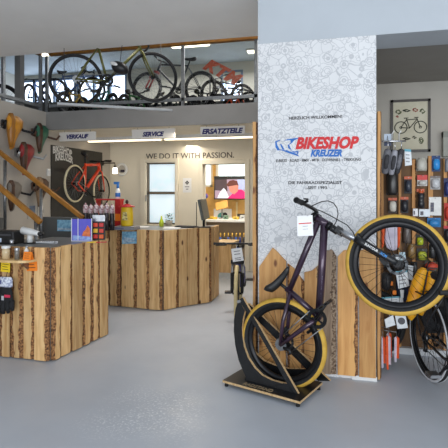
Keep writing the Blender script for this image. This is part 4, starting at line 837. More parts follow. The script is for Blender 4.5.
gb = thing('cardboard_tray', 'flat grey box under the yellow bag on the service counter', 'box', V(p.x, p.y, CZ)); MB().bx(p.x - .15, p.y - .1, CZ, p.x + .15, p.y + .1, CZ + .048).build('box_body', mat('grey_card', (140, 138, 140), None, 20, .7), gb, bevel=.004); MB().bx(p.x - .12, p.y - .102, CZ + .012, p.x + .0, p.y - .0995, CZ + .036).build('box_label', mat('violet_grey', (110, 108, 130), None, 20, .6), gb)
yb = thing('gift_bag', 'bright yellow bag with a red lid standing on the service counter', 'bag', p); yl = mat('yellow_bag', (232, 196, 34), (220, 178, 24), 14, .5)
MB().loft([[V(p.x + w * math.cos(a), p.y + .06 * math.sin(a), p.z + h) for a in [math.pi / 4 + 2 * math.pi * i / 12 for i in range(12)]] for w, h in ((.075, 0), (.088, .02), (.085, .15), (.08, .24), (.07, .262))]).build('bag_body', yl, yb); MB().lathe([(0, .30), (.03, .295), (.06, .28), (.105, .268), (.105, .255), (.05, .255)], p, UP, 18).build('lid', red_m, yb); MB().sph(p + V(0, 0, .325), (.022, .022, .03), 10, 8).build('knob', mat('dark_brown', (60, 36, 28), None, 20, .5), yb); MB().prism([p + V(-.04, -.064, .08), p + V(.04, -.064, .08), p + V(.03, -.064, .19), p + V(-.03, -.064, .19)], V(0, -.002, 0)).build('print_patch', mat('pale_yellow', (240, 226, 150), (120, 90, 50), 34, .5), yb)
dfc = (g(150, 309.5) - g(96, 304)); dfc.normalize(); nf = dfc.cross(UP); q0 = g(96, 304) + nf * .042
def fc(u, v): return onp(u, v, q0, nf)
cdp = [fc(122, 244), fc(136.5, 243.5), fc(136.5, 231.5), fc(122, 231.5)]; bc2 = thing('postcard', 'blue landscape postcard on the front boards of the service counter', 'card', (cdp[0] + cdp[1]) / 2)
MB().prism(cdp, nf * -.004).build('print', D.materials['blue_print'], bc2); MB().prism([cdp[0] + (cdp[3] - cdp[0]) * .12 + dfc * .02 + nf * .001, cdp[1] + (cdp[2] - cdp[1]) * .12 - dfc * .02 + nf * .001, cdp[1] + (cdp[2] - cdp[1]) * .4 - dfc * .03 + nf * .001, cdp[0] + (cdp[3] - cdp[0]) * .55 + dfc * .03 + nf * .001], nf * .001).build('cloud_band', D.materials['pale_print'], bc2)
p = Cd(161.5, 226.5); yg = thing('detergent_bottle', 'yellow green bottle standing before the back window', 'bottle', p); ygm = mat('lime_plastic', (196, 214, 50), None, 20, .35)
MB().lathe([(0, 0), (.032, 0), (.034, .06), (.028, .09), (.014, .11), (.012, .12)], p, UP, 14).build('bottle_body', ygm, yg); MB().lathe([(.015, .118), (.015, .145), (.005, .16), (0, .16)], p, UP, 12).build('cap', mat('lime_cap', (222, 226, 90), None, 20, .4), yg)
p = V(px(169, 222, BY - .06).x, BY - .06, wz0); pt = thing('potted_plant', 'small leafy potted plant on the sill of the back window', 'plant', p)
MB().lathe([(0, 0), (.06, 0), (.08, .1), (.07, .1), (.055, .02)], p, UP, 16).build('pot', mat('pale_pot', (190, 186, 176), None, 20, .6), pt)
lf = MB(); rg = random.Random(5)
for i in range(46):
    a = rg.uniform(0, 6.28); r = rg.uniform(.01, .1); h = rg.uniform(.1, .24); c = p + V(r * math.cos(a), r * .5 * math.sin(a), h); t = V(math.cos(a), math.sin(a), rg.uniform(-.2, .7)).normalized() * .035; w = t.cross(UP).normalized() * .013; lf.add([c - t, c + w, c + t, c - w, c + V(0, 0, .006)], [(0, 1, 4), (1, 2, 4), (2, 3, 4), (3, 0, 4), (3, 2, 1, 0)])
lf.build('foliage', mat('leaf_green', (84, 112, 52), (56, 84, 38), 20, .5), pt)
for (u, v, w, dp, lb) in ((141, 227, .11, .16, 'sheet of white paper on the service counter beside the yellow bag'), (172, 228, .12, .17, 'sheet of white paper on the service counter below the potted plant')):
    p = Cd(u, v); s_ = tag(MB().box(V(p.x, p.y, CZ + .0015), (w * 2, dp, .003), Matrix.Rotation(.2, 3, 'Z')).build('paper_sheet', card_w), lb, 'paper', 'paper sheets on the service counter')
p = Cd(186, 227.5); kb = thing('keyboard', 'dark keyboard on the service counter left of the monitor', 'keyboard', V(p.x, p.y, CZ)); R_ = Matrix.Rotation(-.1, 3, 'Z')
MB().box(V(p.x, p.y, CZ + .01), (.3, .14, .02), R_).build('case', black, kb, bevel=.004); km = MB()
for i in range(10):
    for j in range(4): km.box(V(p.x, p.y, CZ + .023) + R_ @ V(-.126 + i * .028, -.045 + j * .03, 0), (.022, .022, .006), R_)
o = km.build('keys', mat('key_grey', (52, 52, 56), None, 20, .5), kb)
p = Cd(202, 228); p.y += .09; p.z = CZ; mo = thing('computer_monitor', 'dark computer monitor seen from the side at the right end of the service counter', 'monitor', p); ang = 1.66; R_ = Matrix.Rotation(ang, 3, 'Z') @ Matrix.Rotation(-.2, 3, 'X')
MB().tube([p, p + V(0, 0, .014)], [.1, .1], 16).build('foot', black, mo); MB().tube([p + V(0, 0, .01), p + V(.0, .0, .2)], .018, 10).build('neck', black, mo); c = p + V(0, -.0, .26)
MB().box(c, (.46, .035, .29), R_).build('casing', mat('monitor_casing', (70, 74, 70), (60, 64, 60), 20, .4), mo, bevel=.008); MB().box(c + R_ @ V(0, -.019, 0), (.43, .003, .26), R_).build('screen', mat('dark_screen', (30, 40, 38), (20, 28, 26), 4, .12), mo)
p = Cd(196.5, 227); ap = thing('flag_pole', 'thin dark upright rod beside the monitor on the service counter', 'rod', V(p.x, p.y, CZ)); MB().tube([V(p.x, p.y, CZ), V(p.x, p.y, CZ + .012)], .04, 14).build('foot', black, ap); MB().tube([V(p.x, p.y, CZ + .012), V(p.x, p.y, CZ + .36)], .006, 8).build('rod', black, ap)
# ---------------------------------------------------------------- back wall: lamp, clock, notice
lp = on(115, 162, 0, -4.4) if False else px(115, 163, 8.75); wl_ = thing('wall_lamp', 'lit wall lamp with white glass shade on a black arm near the orange bike', 'lamp', V(LX, 8.75, lp.z))
MB().tube([V(LX, 8.75, lp.z), V(lp.x, 8.75, lp.z), V(lp.x, 8.75, lp.z - .07)], .012, 8).build('arm', blackm, wl_); MB().tube([V(LX, 8.75, lp.z), V(LX + .02, 8.75, lp.z)], .05, 14).build('wall_plate', blackm, wl_)
p = V(lp.x, 8.75, lp.z - .06); MB().tube([p, p - V(0, 0, .03)], .03, 12).build('socket', blackm, wl_); MB().lathe([(.0, -.03), (.035, -.03), (.05, -.05), (.055, -.16), (.0, -.165)], p, UP, 16).build('glass_shade', mat('lit_shade', (255, 240, 208), None, 5, .4, 0, 0, 2.4), wl_)
p = px(122.3, 169.5, BY); ck = thing('wall_clock', 'round white rimmed clock on the back wall beside the wall lamp', 'clock', V(p.x, BY, p.z - .12)); MB().ring(V(p.x, BY - .03, p.z), (0, 1, 0), .112, .028, 36, 10).build('rim', white, ck); MB().tube([V(p.x, BY, p.z), V(p.x, BY - .02, p.z)], .1, 30).build('face', mat('clock_face', (196, 190, 180), None, 20, .6), ck)
MB().box(V(p.x + .015, BY - .024, p.z - .03), (.09, .006, .05)).build('hands', mat('clock_dark', (56, 48, 66), None, 20, .5), ck)
a, b = px(183, 192.5, BY), px(191.5, 178, BY); nt = thing('notice', 'small white notice with a black diamond emblem on the back wall', 'notice', V((a.x + b.x) / 2, BY, a.z)); MB().bx(a.x, BY - .008, a.z, b.x, BY, b.z).build('sheet', card_w, nt); cx = (a.x + b.x) / 2; cz_ = a.z + (b.z - a.z) * .68; r = .048
e = MB()
for dx, dz in ((-.5, 0), (.5, 0), (0, .5), (0, -.5)): c = V(cx + dx * r, BY - .009, cz_ + dz * r); e.prism([c + V(-.42 * r, 0, 0), c + V(0, 0, -.42 * r), c + V(.42 * r, 0, 0), c + V(0, 0, .42 * r)], V(0, -.002, 0))
e.build('emblem', ink, nt)
for z_, w in ((.36, .5), (.2, .3)): MB().bx(cx - (b.x - a.x) * w / 2, BY - .0095, a.z + (b.z - a.z) * z_, cx + (b.x - a.x) * w / 2, BY - .0082, a.z + (b.z - a.z) * z_ + .02).build('print_line', mat('grey_ink', (150, 150, 155), None, 20, .6), nt)
# ---------------------------------------------------------------- handlebar-and-saddle trophies and photos on the left wall
TG = 'saddle and handlebar trophies on the left wall'
def trophy(lb, u, v, s, face, dark, horn, tilt_=0.0, hs=1):
    p = on(u, v, 0, LX); t = thing('wall_trophy', lb, 'wall trophy', p, TG); M_ = Matrix.Translation(p) @ Matrix.Rotation(tilt_, 4, 'X'); k = s * 1.12
    # saddle standing on its nose: x away from the wall, y along the wall, z up
    secs = [[V(.07 * k + .08 * k * w * (.6 + .4 * math.cos(a)) , .095 * k * w * math.sin(a), z_ * k) for a in [2 * math.pi * i / 12 for i in range(12)]] for z_, w in ((.15, .35), (.14, .8), (.10, 1.15), (.04, 1.1), (-.03, .75), (-.10, .48), (-.16, .36), (-.18, .15))]
    MB(M_).loft(secs).build('saddle_face', face, t)
    MB(M_).loft([[V(.115 * k + .04 * k * w * math.cos(a), .04 * k * w * math.sin(a) - .045 * k, z_ * k) for a in [2 * math.pi * i / 8 for i in range(8)]] for z_, w in ((.16, .5), (.1, 1.2), (0, 1), (-.1, .7), (-.165, .4))]).build('dark_panel', dark, t)
    MB(M_).tube([V(0, 0, .08 * k), V(.04 * k, 0, .08 * k)], .03 * k, 10).build('mount', blackm, t)
    for sd in (-1, 1): MB(M_).tube([V(.05 * k, 0, .09 * k), V(.06 * k, sd * .1 * k, .085 * k), V(.1 * k, sd * .15 * k, .02 * k), V(.17 * k, sd * .2 * k, -.0 * k), V(.2 * k, sd * .22 * k, .045 * k * hs)], [.012 * k, .012 * k, .013 * k, .014 * k, .011 * k], 8).build('horn', horn, t)
brn = mat('brown_leather', (84, 54, 36), (60, 38, 26), 20, .5); yel = mat('ochre_leather', (212, 146, 32), (190, 124, 24), 12, .4); grn = mat('green_leather', (40, 112, 84), (28, 86, 64), 12, .4); redl = mat('dark_red_leather', (150, 30, 34), (122, 22, 28), 12, .4)
trophy('yellow saddle and handlebar trophy at the left edge, highest on the left wall', 4, 131, 1.35, yel, mat('mustard', (160, 104, 30), None, 12, .4), blackm, 0, 1.5)
trophy('green saddle and handlebar trophy with brown nose on the left wall', 33, 138, 1.25, grn, brn, brn)
trophy('dark red saddle and handlebar trophy above the staircase handrail', 17, 158, 1.3, redl, brn, silver)
trophy('brown saddle and handlebar trophy on the left wall between the two handrails', 33, 191, 1.25, brn, mat('pale_leather', (150, 120, 90), None, 12, .5), brn)
trophy('grey saddle and handlebar trophy at the left edge between the two handrails', 5, 195, 1.2, mat('grey_leather', (120, 112, 104), None, 12, .5), brn, blackm)
for i, (u0, v0, u1, v1, lb) in enumerate(((27, 203, 36, 219, 'blue toned photo print low on the left wall beside the brown trophy'), (37, 202, 44, 218, 'pale photo print with two figures low on the left wall nearest the black board'))):
    a, b = on(u0, v1, 0, LX), on(u1, v0, 0, LX); ph = thing('photo_print', lb, 'photo', V(LX, (a.y + b.y) / 2, a.z), 'photo prints on the left wall'); MB().bx(LX, a.y, a.z, LX + .012, b.y, b.z).build('mount', mat('photo_mount', (186, 182, 176), None, 20, .6), ph)
    MB().bx(LX + .012, a.y + .04, a.z + .05, LX + .014, b.y - .04, b.z - .04).build('print', mat('photo_blue', (130, 150, 176), (90, 104, 130), 9, .5) if i == 0 else mat('photo_pale', (206, 200, 194), (170, 160, 156), 9, .5), ph)
    if i: 
        for q in (.3, .62): MB().bx(LX + .014, a.y + (b.y - a.y) * q, a.z + .08, LX + .016, a.y + (b.y - a.y) * (q + .14), b.z - .12).build('figure', mat('photo_dark', (96, 60, 60), None, 20, .5), ph)
a, b = on(46.5, 176, 0, LX), on(49.2, 169, 0, LX); th_ = thing('thermostat', 'small white thermostat on the left wall beside the black board', 'thermostat', V(LX, (a.y + b.y) / 2, a.z)); MB().bx(LX, a.y, a.z, LX + .03, b.y - .0, b.z).build('housing', white, th_, bevel=.006); MB().tube([V(LX + .03, (a.y + b.y) / 2, (a.z + b.z) / 2), V(LX + .04, (a.y + b.y) / 2, (a.z + b.z) / 2)], .02, 12).build('dial', card_w, th_)
# orange letter sign in the gallery
sgc = atd(220, 72, 8.75); sg_ = thing('letter_sign', 'large orange slanted letter sign standing above the gallery bikes', 'sign', V(sgc.x, sgc.y, 3.31)); ta = math.radians(-27); xd = RT * math.cos(ta) + UP * math.sin(ta); yd = -RT * math.sin(ta) + UP * math.cos(ta)
ktm = mat('orange_sign', (238, 92, 30), (232, 84, 24), 10, .4); o = atd(202.5, 69, 8.75)
text('KTM', o - yd * .0, xd, yd, .74, .225, ktm, sg_, bold=.055, sp=1.2, shear=.35, depth=.05)
MB().box(atd(219.5, 66, 8.77) + xd * .03 + yd * .02, (.34, .03, .035), frame((0, 0, 0), xd, -FW, yd).to_3x3()).build('swoosh_bar', ktm, sg_)
for u in (210, 226): p = atd(u, 76, 8.82); MB().tube([V(p.x, p.y, 3.31), p], .012, 8).build('stand_rod', blackm, sg_)
# ---------------------------------------------------------------- workshop seen through the doorway
p0, p1 = px(214, 199.5, 11.2), px(246.5, 176, 11.2); tv = thing('television', 'television showing a person in a pink top, seen through the workshop doorway', 'television', V((p0.x + p1.x) / 2, 11.2, p0.z))
MB().bx(p0.x, 11.2, p0.z, p1.x, 11.26, p1.z).build('casing', black, tv, bevel=.006); w, h = p1.x - p0.x, p1.z - p0.z; MB().bx((p0.x + p1.x) / 2 - .1, 11.26, p0.z + h * .3, (p0.x + p1.x) / 2 + .1, WY, p0.z + h * .7).build('wall_mount', blackm, tv)
def tvp(x, y, k=0): return V(p0.x + w * x, 11.198 - .001 * k, p0.z + h * y)
def scr(nm, pts, c, k): MB().prism([tvp(x, y, k) for x, y in pts], V(0, -.0008, 0)).build(nm, mat('tv_' + nm, c, None, 6, .2, 0, 0, .55), tv)
scr('screen', [(.03, .05), (.97, .05), (.97, .86), (.03, .86)], (150, 130, 150), 0); scr('dark_room', [(.03, .4), (.42, .35), (.4, .86), (.03, .86)], (70, 56, 60), 1)
scr('pale_panel', [(.1, .06), (.48, .06), (.36, .42), (.3, .5), (.18, .3)], (206, 208, 222), 2); scr('window_glow', [(.75, .45), (.97, .4), (.97, .86), (.72, .86)], (150, 160, 200), 2)
scr('pink_top', [(.42, .05), (.97, .05), (.97, .3), (.86, .42), (.7, .42), (.55, .22)], (214, 40, 104), 3); scr('face', [(.5, .34), (.62, .22), (.74, .36), (.76, .6), (.68, .74), (.52, .74), (.44, .62)], (186, 120, 104), 4); scr('hair', [(.38, .62), (.44, .56), (.7, .62), (.76, .6), (.72, .78), (.6, .84), (.48, .8)], (90, 50, 44), 5)
WH = .93
wb0, wb1 = px(204, 230, 10.3).x, px(252, 230, 10.3).x
wbn = thing('workbench', 'white topped workbench standing in the workshop doorway view', 'workbench', V((wb0 + wb1) / 2, 10.6, 0)); b2 = min(wb1, -.15)
MB().bx(wb0, 10.2, WH - .05, b2, 11.1, WH).build('top', white, wbn, bevel=.004); MB().bx(wb0 + .03, 10.3, .1, b2 - .03, 11.05, WH - .05).build('body', mat('bench_body', (120, 104, 84), None, 5, .6), wbn)
for x in (wb0 + .02, b2 - .07): MB().bx(x, 10.22, 0, x + .05, 10.27, WH - .05).build('leg', steel, wbn)
toolc = [((40, 60, 140), 'blue'), ((30, 84, 170), 'bright blue'), ((46, 46, 54), 'dark'), ((36, 70, 150), 'blue'), ((60, 60, 70), 'grey'), ((40, 90, 180), 'light blue'), ((34, 50, 120), 'navy'), ((50, 50, 56), 'dark grey')]
pos = ['leftmost', 'second', 'third', 'fourth', 'fifth', 'sixth', 'seventh', 'rightmost']
for i, (c, cn) in enumerate(toolc):
    p = px(216.5 + i * 3.9, 242, 10.17); t_ = thing('hand_tool', f'{pos[i]} from the left of the tools hanging on the workbench edge, {cn} handle', 'tool', V(p.x, 10.17, p.z), 'hand tools hanging along the workbench'); MB().tube([V(p.x, 10.17, p.z - .04), V(p.x, 10.17, p.z + .11)], [.022, .026], 8).build('handle', mat('tool_%d' % i, c, None, 20, .45), t_); MB().tube([V(p.x, 10.17, p.z + .11), V(p.x, 10.19, p.z + .2)], [.012, .012], 8).build('shaft', mat('yellow_steel', (222, 176, 60), None, 20, .4), t_)
for i, (u, v, c, lb, sz) in enumerate(((212, 226, (230, 188, 50), 'yellow tool case on the left end of the workbench', (.22, .14, .05)), (226, 226.5, (120, 150, 130), 'green grey tin on the workbench top behind the hanging tools', (.1, .1, .09)), (236, 227, (222, 190, 80), 'small yellow box on the workbench top near the pillar', (.14, .1, .06)), (243, 228, (200, 204, 206), 'pale box at the right end of the workbench top', (.12, .1, .1)))):
    p = px(u, v, 10.45); bxx = thing('tool_case', lb, 'case', V(p.x, 10.45, WH), 'cases on the workbench'); MB().bx(p.x - sz[0] / 2, 10.45 - sz[1] / 2, WH, p.x + sz[0] / 2, 10.45 + sz[1] / 2, WH + sz[2]).build('case_body', mat('case_%d' % i, c, None, 20, .5), bxx, bevel=.006); MB().bx(p.x - sz[0] * .2, 10.45 - sz[1] / 2 - .006, WH + sz[2] * .4, p.x + sz[0] * .2, 10.45 - sz[1] / 2, WH + sz[2] * .6).build('latch', blackm, bxx)
q0, q1 = px(213, 225, 11.52), px(231, 209, 11.52); po = thing('poster', 'pale poster with a teal round emblem on the workshop wall under the television', 'poster', V((q0.x + q1.x) / 2, WY, q0.z)); MB().bx(q0.x, WY - .012, q0.z, q1.x, WY, q1.z).build('sheet', card_w, po); MB().tube([V(q0.x + .22, WY - .013, q0.z + .2), V(q0.x + .22, WY - .018, q0.z + .2)], .12, 22).build('emblem', mat('teal_ink', (70, 150, 150), None, 20, .5), po); MB().tube([V(q0.x + .3, WY - .018, q0.z + .26), V(q0.x + .3, WY - .021, q0.z + .26)], .06, 16).build('dark_emblem', ink, po)
p = px(222, 226, 10.7); tl = thing('tilted_stand', 'tan tilted board on a post standing on the workbench before the television', 'stand', V(p.x, 10.7, WH)); z1 = px(222, 206, 10.7).z; MB().tube([V(p.x, 10.7, WH), V(p.x, 10.7, z1)], .015, 8).build('post', steel, tl); MB().tube([V(p.x, 10.7, WH), V(p.x, 10.7, WH + .012)], .08, 14).build('foot', steel, tl)
MB().box(V(p.x, 10.66, z1 + .02), (.30, .02, .2), Matrix.Rotation(-.25, 3, 'Y') @ Matrix.Rotation(-.5, 3, 'X')).build('board', mat('tan_board', (216, 164, 84), (196, 144, 66), 8, .5), tl, bevel=.004)
for i, (u, c) in enumerate(((236.5, (228, 210, 160)), (241, (60, 56, 50)))):
    a, b = px(u - (.8 if i == 0 else 4), 226, WY - .05), px(u + (.8 if i == 0 else 4), 202 if i == 0 else 214, WY - .05)
    o = thing('wall_batten' if i == 0 else 'tool_board', 'pale upright batten on the pine workshop wall' if i == 0 else 'dark board of small tools on the pine workshop wall beside the pillar', 'batten' if i == 0 else 'tool board', V(u, 0, 0) * 0 + V((a.x + b.x) / 2, WY, a.z)); MB().bx(a.x, WY - .03, a.z, b.x, WY, b.z).build('board', mat('batten_%d' % i, c, None, 10, .6), o)
    if i: 
        for k_ in range(5): MB().tube([V(a.x + .03 + k_ * .04, WY - .045, a.z + .08 + .05 * (k_ % 2)), V(a.x + .03 + k_ * .04, WY - .045, b.z - .05)], .008, 6).build('tool', steel, o)
a, b = px(215.5, 293, 8.3), px(232, 244, 8.3); cb_ = thing('low_cabinet', 'low cabinet of a single pale board beside the service counter end, on a white plinth', 'cabinet', V((a.x + b.x) / 2, 8.3, 0))
planks('front_board', V(0, 8.3, 0), (1, 0, 0), [(a.x, b.x, .1, b.z)], [plank_l, bark], cb_, .03, 77, bark=(0, .3), nrm=(0, -1, 0)); MB().bx(a.x, 8.3, .1, b.x, 8.75, b.z - .003).build('body', mat('cabinet_side', (190, 160, 120), None, 5, .6), cb_); MB().bx(a.x - .02, 8.29, 0, b.x + .02, 8.75, .1).build('plinth', white, cb_); MB().bx(a.x - .02, 8.25, b.z, b.x + .03, 8.78, b.z + .03).build('worktop', mat('pale_ply', (226, 196, 150), None, 7, .5), cb_)
p = px(203, 205, BY + .4); fl = thing('coloured_ball', 'small red and blue ball hanging in the workshop doorway left of the television', 'ball', p); p = px(200.5 + 5, 196, 10.9); fl.location = p; WM[fl.name] = Matrix.Translation(p); MB().sph(p, .07, 14, 10).build('ball', mat('ball_blue', (40, 90, 170), (200, 44, 50), 4, .4), fl); MB().tube([p + V(0, 0, .06), V(p.x, p.y, 2.6)], .004, 5).build('cord', black, fl)
# ---------------------------------------------------------------- display room right of the pillar
DY = 4.93
fx0, fx1 = px(377.5, 200, DY).x, px(470, 200, DY).x; dz = px(420, 157.5, DY).z
dw = thing('display_wall', 'slatted timber display wall right of the pillar, hung with accessories', 'display wall', V((fx0 + fx1) / 2, DY, 0)); dark_b = mat('dark_backing', (112, 80, 46), (84, 58, 34), 6, .7)
MB().bx(fx0, DY, 0, fx1, DY + .04, dz - .01).build('backing', dark_b, dw)
us = [(379, 384), (397.5, 401.5), (411, 416.5), (427, 433), (442.5, 447.5), (456, 462)]
for i, (ua, ub) in enumerate(us): planks('slat', V(0, DY, 0), (1, 0, 0), [(px(ua, 200, DY).x, px(ub, 200, DY).x, .06, dz + (.012 if i % 2 else -.02))], [plank_mat('slat_plank', (196, 142, 80), (168, 112, 58), (96, 58, 30)), bark], dw, .03, 50 + i, bark=(0, .5), bw=(.006, .012), nrm=(0, -1, 0))
MB().bx(fx0, DY - .06, 0, fx1, DY, .06).build('plinth', mat('pale_plinth', (196, 198, 200), None, 6, .5), dw)
HY = DY - .03
def box_px(u0, v0, u1, v1, Y):
    a, b = px(u0, v1, Y), px(u1, v0, Y); return a.x, a.z, b.x, b.z
def pack(name, label, cat, u0, v0, u1, v1, col, head=None, body=None, shape='blister', grp='packaged accessories on the display wall', Y=HY, proud=.045, head_h=.16):
    """carded goods hanging from a peg: backing card, header strip and the moulded pack in front"""
    x0, z0, x1, z1 = box_px(u0, v0, u1, v1, Y - .02); w, h = x1 - x0, z1 - z0; cx = (x0 + x1) / 2; r = thing(name, label, cat, V(cx, Y, z0), grp); zh = z1 - h * head_h
    if shape != 'bottle': MB().bx(x0, Y - .008, z0, x1, Y - .004, z1).build('card', mat('card_%d_%d_%d' % col, col, None, 30, .6), r)
    if head: MB().bx(x0 - .001, Y - .010, zh, x1 + .001, Y - .003, z1 + .001).build('header', mat('head_%d_%d_%d' % head, head, None, 30, .5), r)
    bm = mat('pack_%d_%d_%d' % (body or col), body or col, None, 26, .3)
    if shape == 'blister':
        MB().loft([[V(cx + w * .42 * k * math.copysign(abs(math.cos(a)) ** .6, math.cos(a)), Y - .008 - dp, z0 + (zh - z0) * .52 + (zh - z0) * .44 * k * math.copysign(abs(math.sin(a)) ** .6, math.sin(a))) for a in [2 * math.pi * i / 16 for i in range(16)]] for dp, k in ((0, 1), (proud * .6, .96), (proud, .75))]).build('blister', bm, r)
    elif shape == 'bag':
        MB().loft([[V(cx + w * .48 * k * math.cos(a), Y - .012 - proud * .5 - proud * .5 * k * math.sin(a) * .9, z) for a in [2 * math.pi * i / 14 for i in range(14)]] for z, k in ((z0, .7), (z0 + h * .12, 1), (z0 + h * .5, 1.02), (zh - h * .05, .9), (z1 - .004, .55))]).build('pouch', bm, r)
    elif shape == 'bottle':
        rr_ = min(w * .48, .045); MB().lathe([(0, 0), (rr_, 0), (rr_, h * .28), (rr_ * .84, h * .36), (rr_ * .84, h * .48), (rr_, h * .56), (rr_, h * .74), (rr_ * .55, h * .8)], V(cx, Y - rr_ - .006, z0), UP, 16).build('body', bm, r); MB().lathe([(rr_ * .62, h * .79), (rr_ * .62, h * .9), (rr_ * .3, h * .93), (rr_ * .3, h), (0, h)], V(cx, Y - rr_ - .006, z0), UP, 14).build('cap', mat('cap_%d_%d_%d' % (head or col), head or col, None, 20, .4), r)
    elif shape == 'box':
        MB().bx(x0, Y - .008 - proud, z0, x1, Y - .008, z1).build('carton', bm, r, bevel=.003)
        MB().bx(x0 + w * .12, Y - .0095 - proud, z0 + h * .2, x0 + w * .4, Y - .008 - proud, z0 + h * .7).build('printed_panel', mat('print_dark', (70, 76, 96), (120, 110, 110), 60, .6), r); 
    MB().tube([V(cx, Y + .03, z1 - h * .06), V(cx, Y - .06, z1 - h * .06)], .003, 6).build('peg', steel, r)
    return r
OR = (206, 92, 48); BK = (34, 34, 38); WHT = (226, 226, 226); DG = (60, 58, 58)
pack('saddle_bag', 'long black saddle bag hanging on the display wall below the grey knee pads', 'bag', 386.5, 171, 398, 195, BK, None, (40, 38, 36), 'bag', proud=.07)
pack('accessory_pack', 'white pack with an orange header above the big front tyre, nearest the pillar', 'pack', 388.5, 198, 397, 213, (60, 50, 46), OR, (214, 208, 196), 'blister')
pack('accessory_pack', 'black pack with an orange header above the big front tyre, second from the pillar', 'pack', 400.5, 197, 408.5, 213, BK, OR, (38, 38, 44), 'blister')
pack('accessory_pack', 'large dark pack with an orange header hanging under the white price label', 'pack', 404.5, 176.5, 412, 193.5, BK, OR, (52, 56, 68), 'blister')
pack('accessory_pack', 'silver bagged pack at the top of the display wall left of the blue pack', 'pack', 416.5, 157.5, 427, 171, (150, 146, 136), None, (176, 172, 160), 'bag')
pack('accessory_pack', 'pack with a red and white header in the middle of the display wall', 'pack', 417.5, 175, 427.5, 186, (214, 210, 206), (206, 54, 48), (196, 192, 186), 'blister', head_h=.45)
pack('pump', 'black hand pump with an orange collar hanging above the two white boxes', 'pump', 417, 189, 424.5, 208, BK, OR, (36, 36, 40), 'bottle')
pack('small_box', 'small white box with a dark print above the tyre, left of the larger white box', 'box', 412.5, 208.5, 417.5, 216, WHT, None, (222, 220, 222), 'box')
pack('small_box', 'wider white box with blue print above the top of the front tyre', 'box', 418.5, 209, 429.5, 216.5, WHT, None, (214, 220, 226), 'box')
pack('accessory_pack', 'bright blue pack at the top of the display wall', 'pack', 432, 155.5, 440.5, 171.5, (30, 60, 110), None, (44, 140, 210), 'blister')
pack('accessory_pack', 'grey clear pack hanging below the bright blue pack', 'pack', 430.5, 176, 440.5, 189.5, (176, 174, 172), (120, 108, 104), (196, 196, 198), 'blister')
pack('info_card', 'white card printed with small tools on the display wall above the tyre', 'card', 429, 197, 441.5, 215.5, WHT, None, (214, 212, 208), 'box', proud=.008)
pack('accessory_pack', 'blue triangular pack partly behind the front tyre on its upper right', 'pack', 427.5, 218, 441, 227, (40, 120, 180), None, (50, 130, 190), 'blister')
pack('accessory_pack', 'dark blue pack at the right edge of the photo, upper display wall', 'pack', 444, 178, 451, 197, (36, 44, 90), None, (44, 54, 110), 'blister')
pack('accessory_pack', 'red pack at the right edge of the photo beside the printed white card', 'pack', 444.5, 203, 452, 221, (190, 50, 40), None, (206, 64, 44), 'blister')
pack('accessory_pack', 'black and red pack at the right edge of the photo beside the tyre', 'pack', 444, 226, 452, 243, BK, (196, 40, 44), (40, 38, 42), 'blister')
pack('accessory_pack', 'silver grey pack at the top right edge of the photo', 'pack', 445, 158, 453, 172, (120, 118, 122), None, (150, 150, 156), 'bag')
pack('accessory_pack', 'black carded pack at the right edge seen between the tyre and the red pack', 'pack', 436, 246, 444, 262, BK, None, (52, 48, 48), 'bag')
pack('helmet_light', 'yellow green light pack seen inside the front wheel at the upper right', 'pack', 416, 235, 424, 246, (50, 48, 40), None, (176, 190, 40), 'blister')
pack('helmet_light', 'yellow green light pack seen inside the front wheel, lower of the two', 'pack', 417, 249, 427.5, 261, (60, 56, 40), (40, 40, 36), (186, 192, 60), 'blister')
pack('accessory_pack', 'tan pouch hanging inside the front wheel, left of the green light packs', 'pack', 407.5, 244, 415.5, 258, (120, 92, 50), None, (140, 108, 60), 'bag')
pack('accessory_pack', 'dark brown pouch hanging inside the front wheel next to the white garment', 'pack', 403, 226, 411, 243, (60, 50, 46), None, (96, 86, 80), 'bag')
pack('accessory_pack', 'grey green pack inside the front wheel behind the yellow jacket top', 'pack', 425, 262, 436, 272, (80, 84, 76), None, (104, 110, 96), 'bag')
pack('accessory_pack', 'black pouch seen inside the front wheel above the hub', 'pack', 384, 253, 391, 268, BK, None, (50, 48, 46), 'bag')
for i, (u0, v0, u1, v1, lb, c_) in enumerate(((386, 199, 387.5, 213, '', 0), (411, 262, 417.5, 279, 'black pouch hanging inside the front wheel between the hub and the green light packs', (40, 40, 42)), (426, 228, 432.5, 241, 'dark grey pouch inside the front wheel under the blue triangular pack', (58, 58, 60)), (429, 244, 435.5, 258, 'black pouch beside the lower green light pack, nearest the tyre', (38, 38, 40)), (391.5, 262, 396.5, 274, 'slim black pouch just left of the front hub', (44, 42, 42)), (404, 262, 409, 273, 'slim dark pouch just right of the front hub', (52, 50, 50)), (399.5, 217, 407, 225, 'black pouch directly below the black pack with the orange header', (36, 36, 38)))):
    if lb: pack('pouch', lb, 'pouch', u0, v0, u1, v1, BK, None, c_, 'bag', 'black pouches on the display wall')
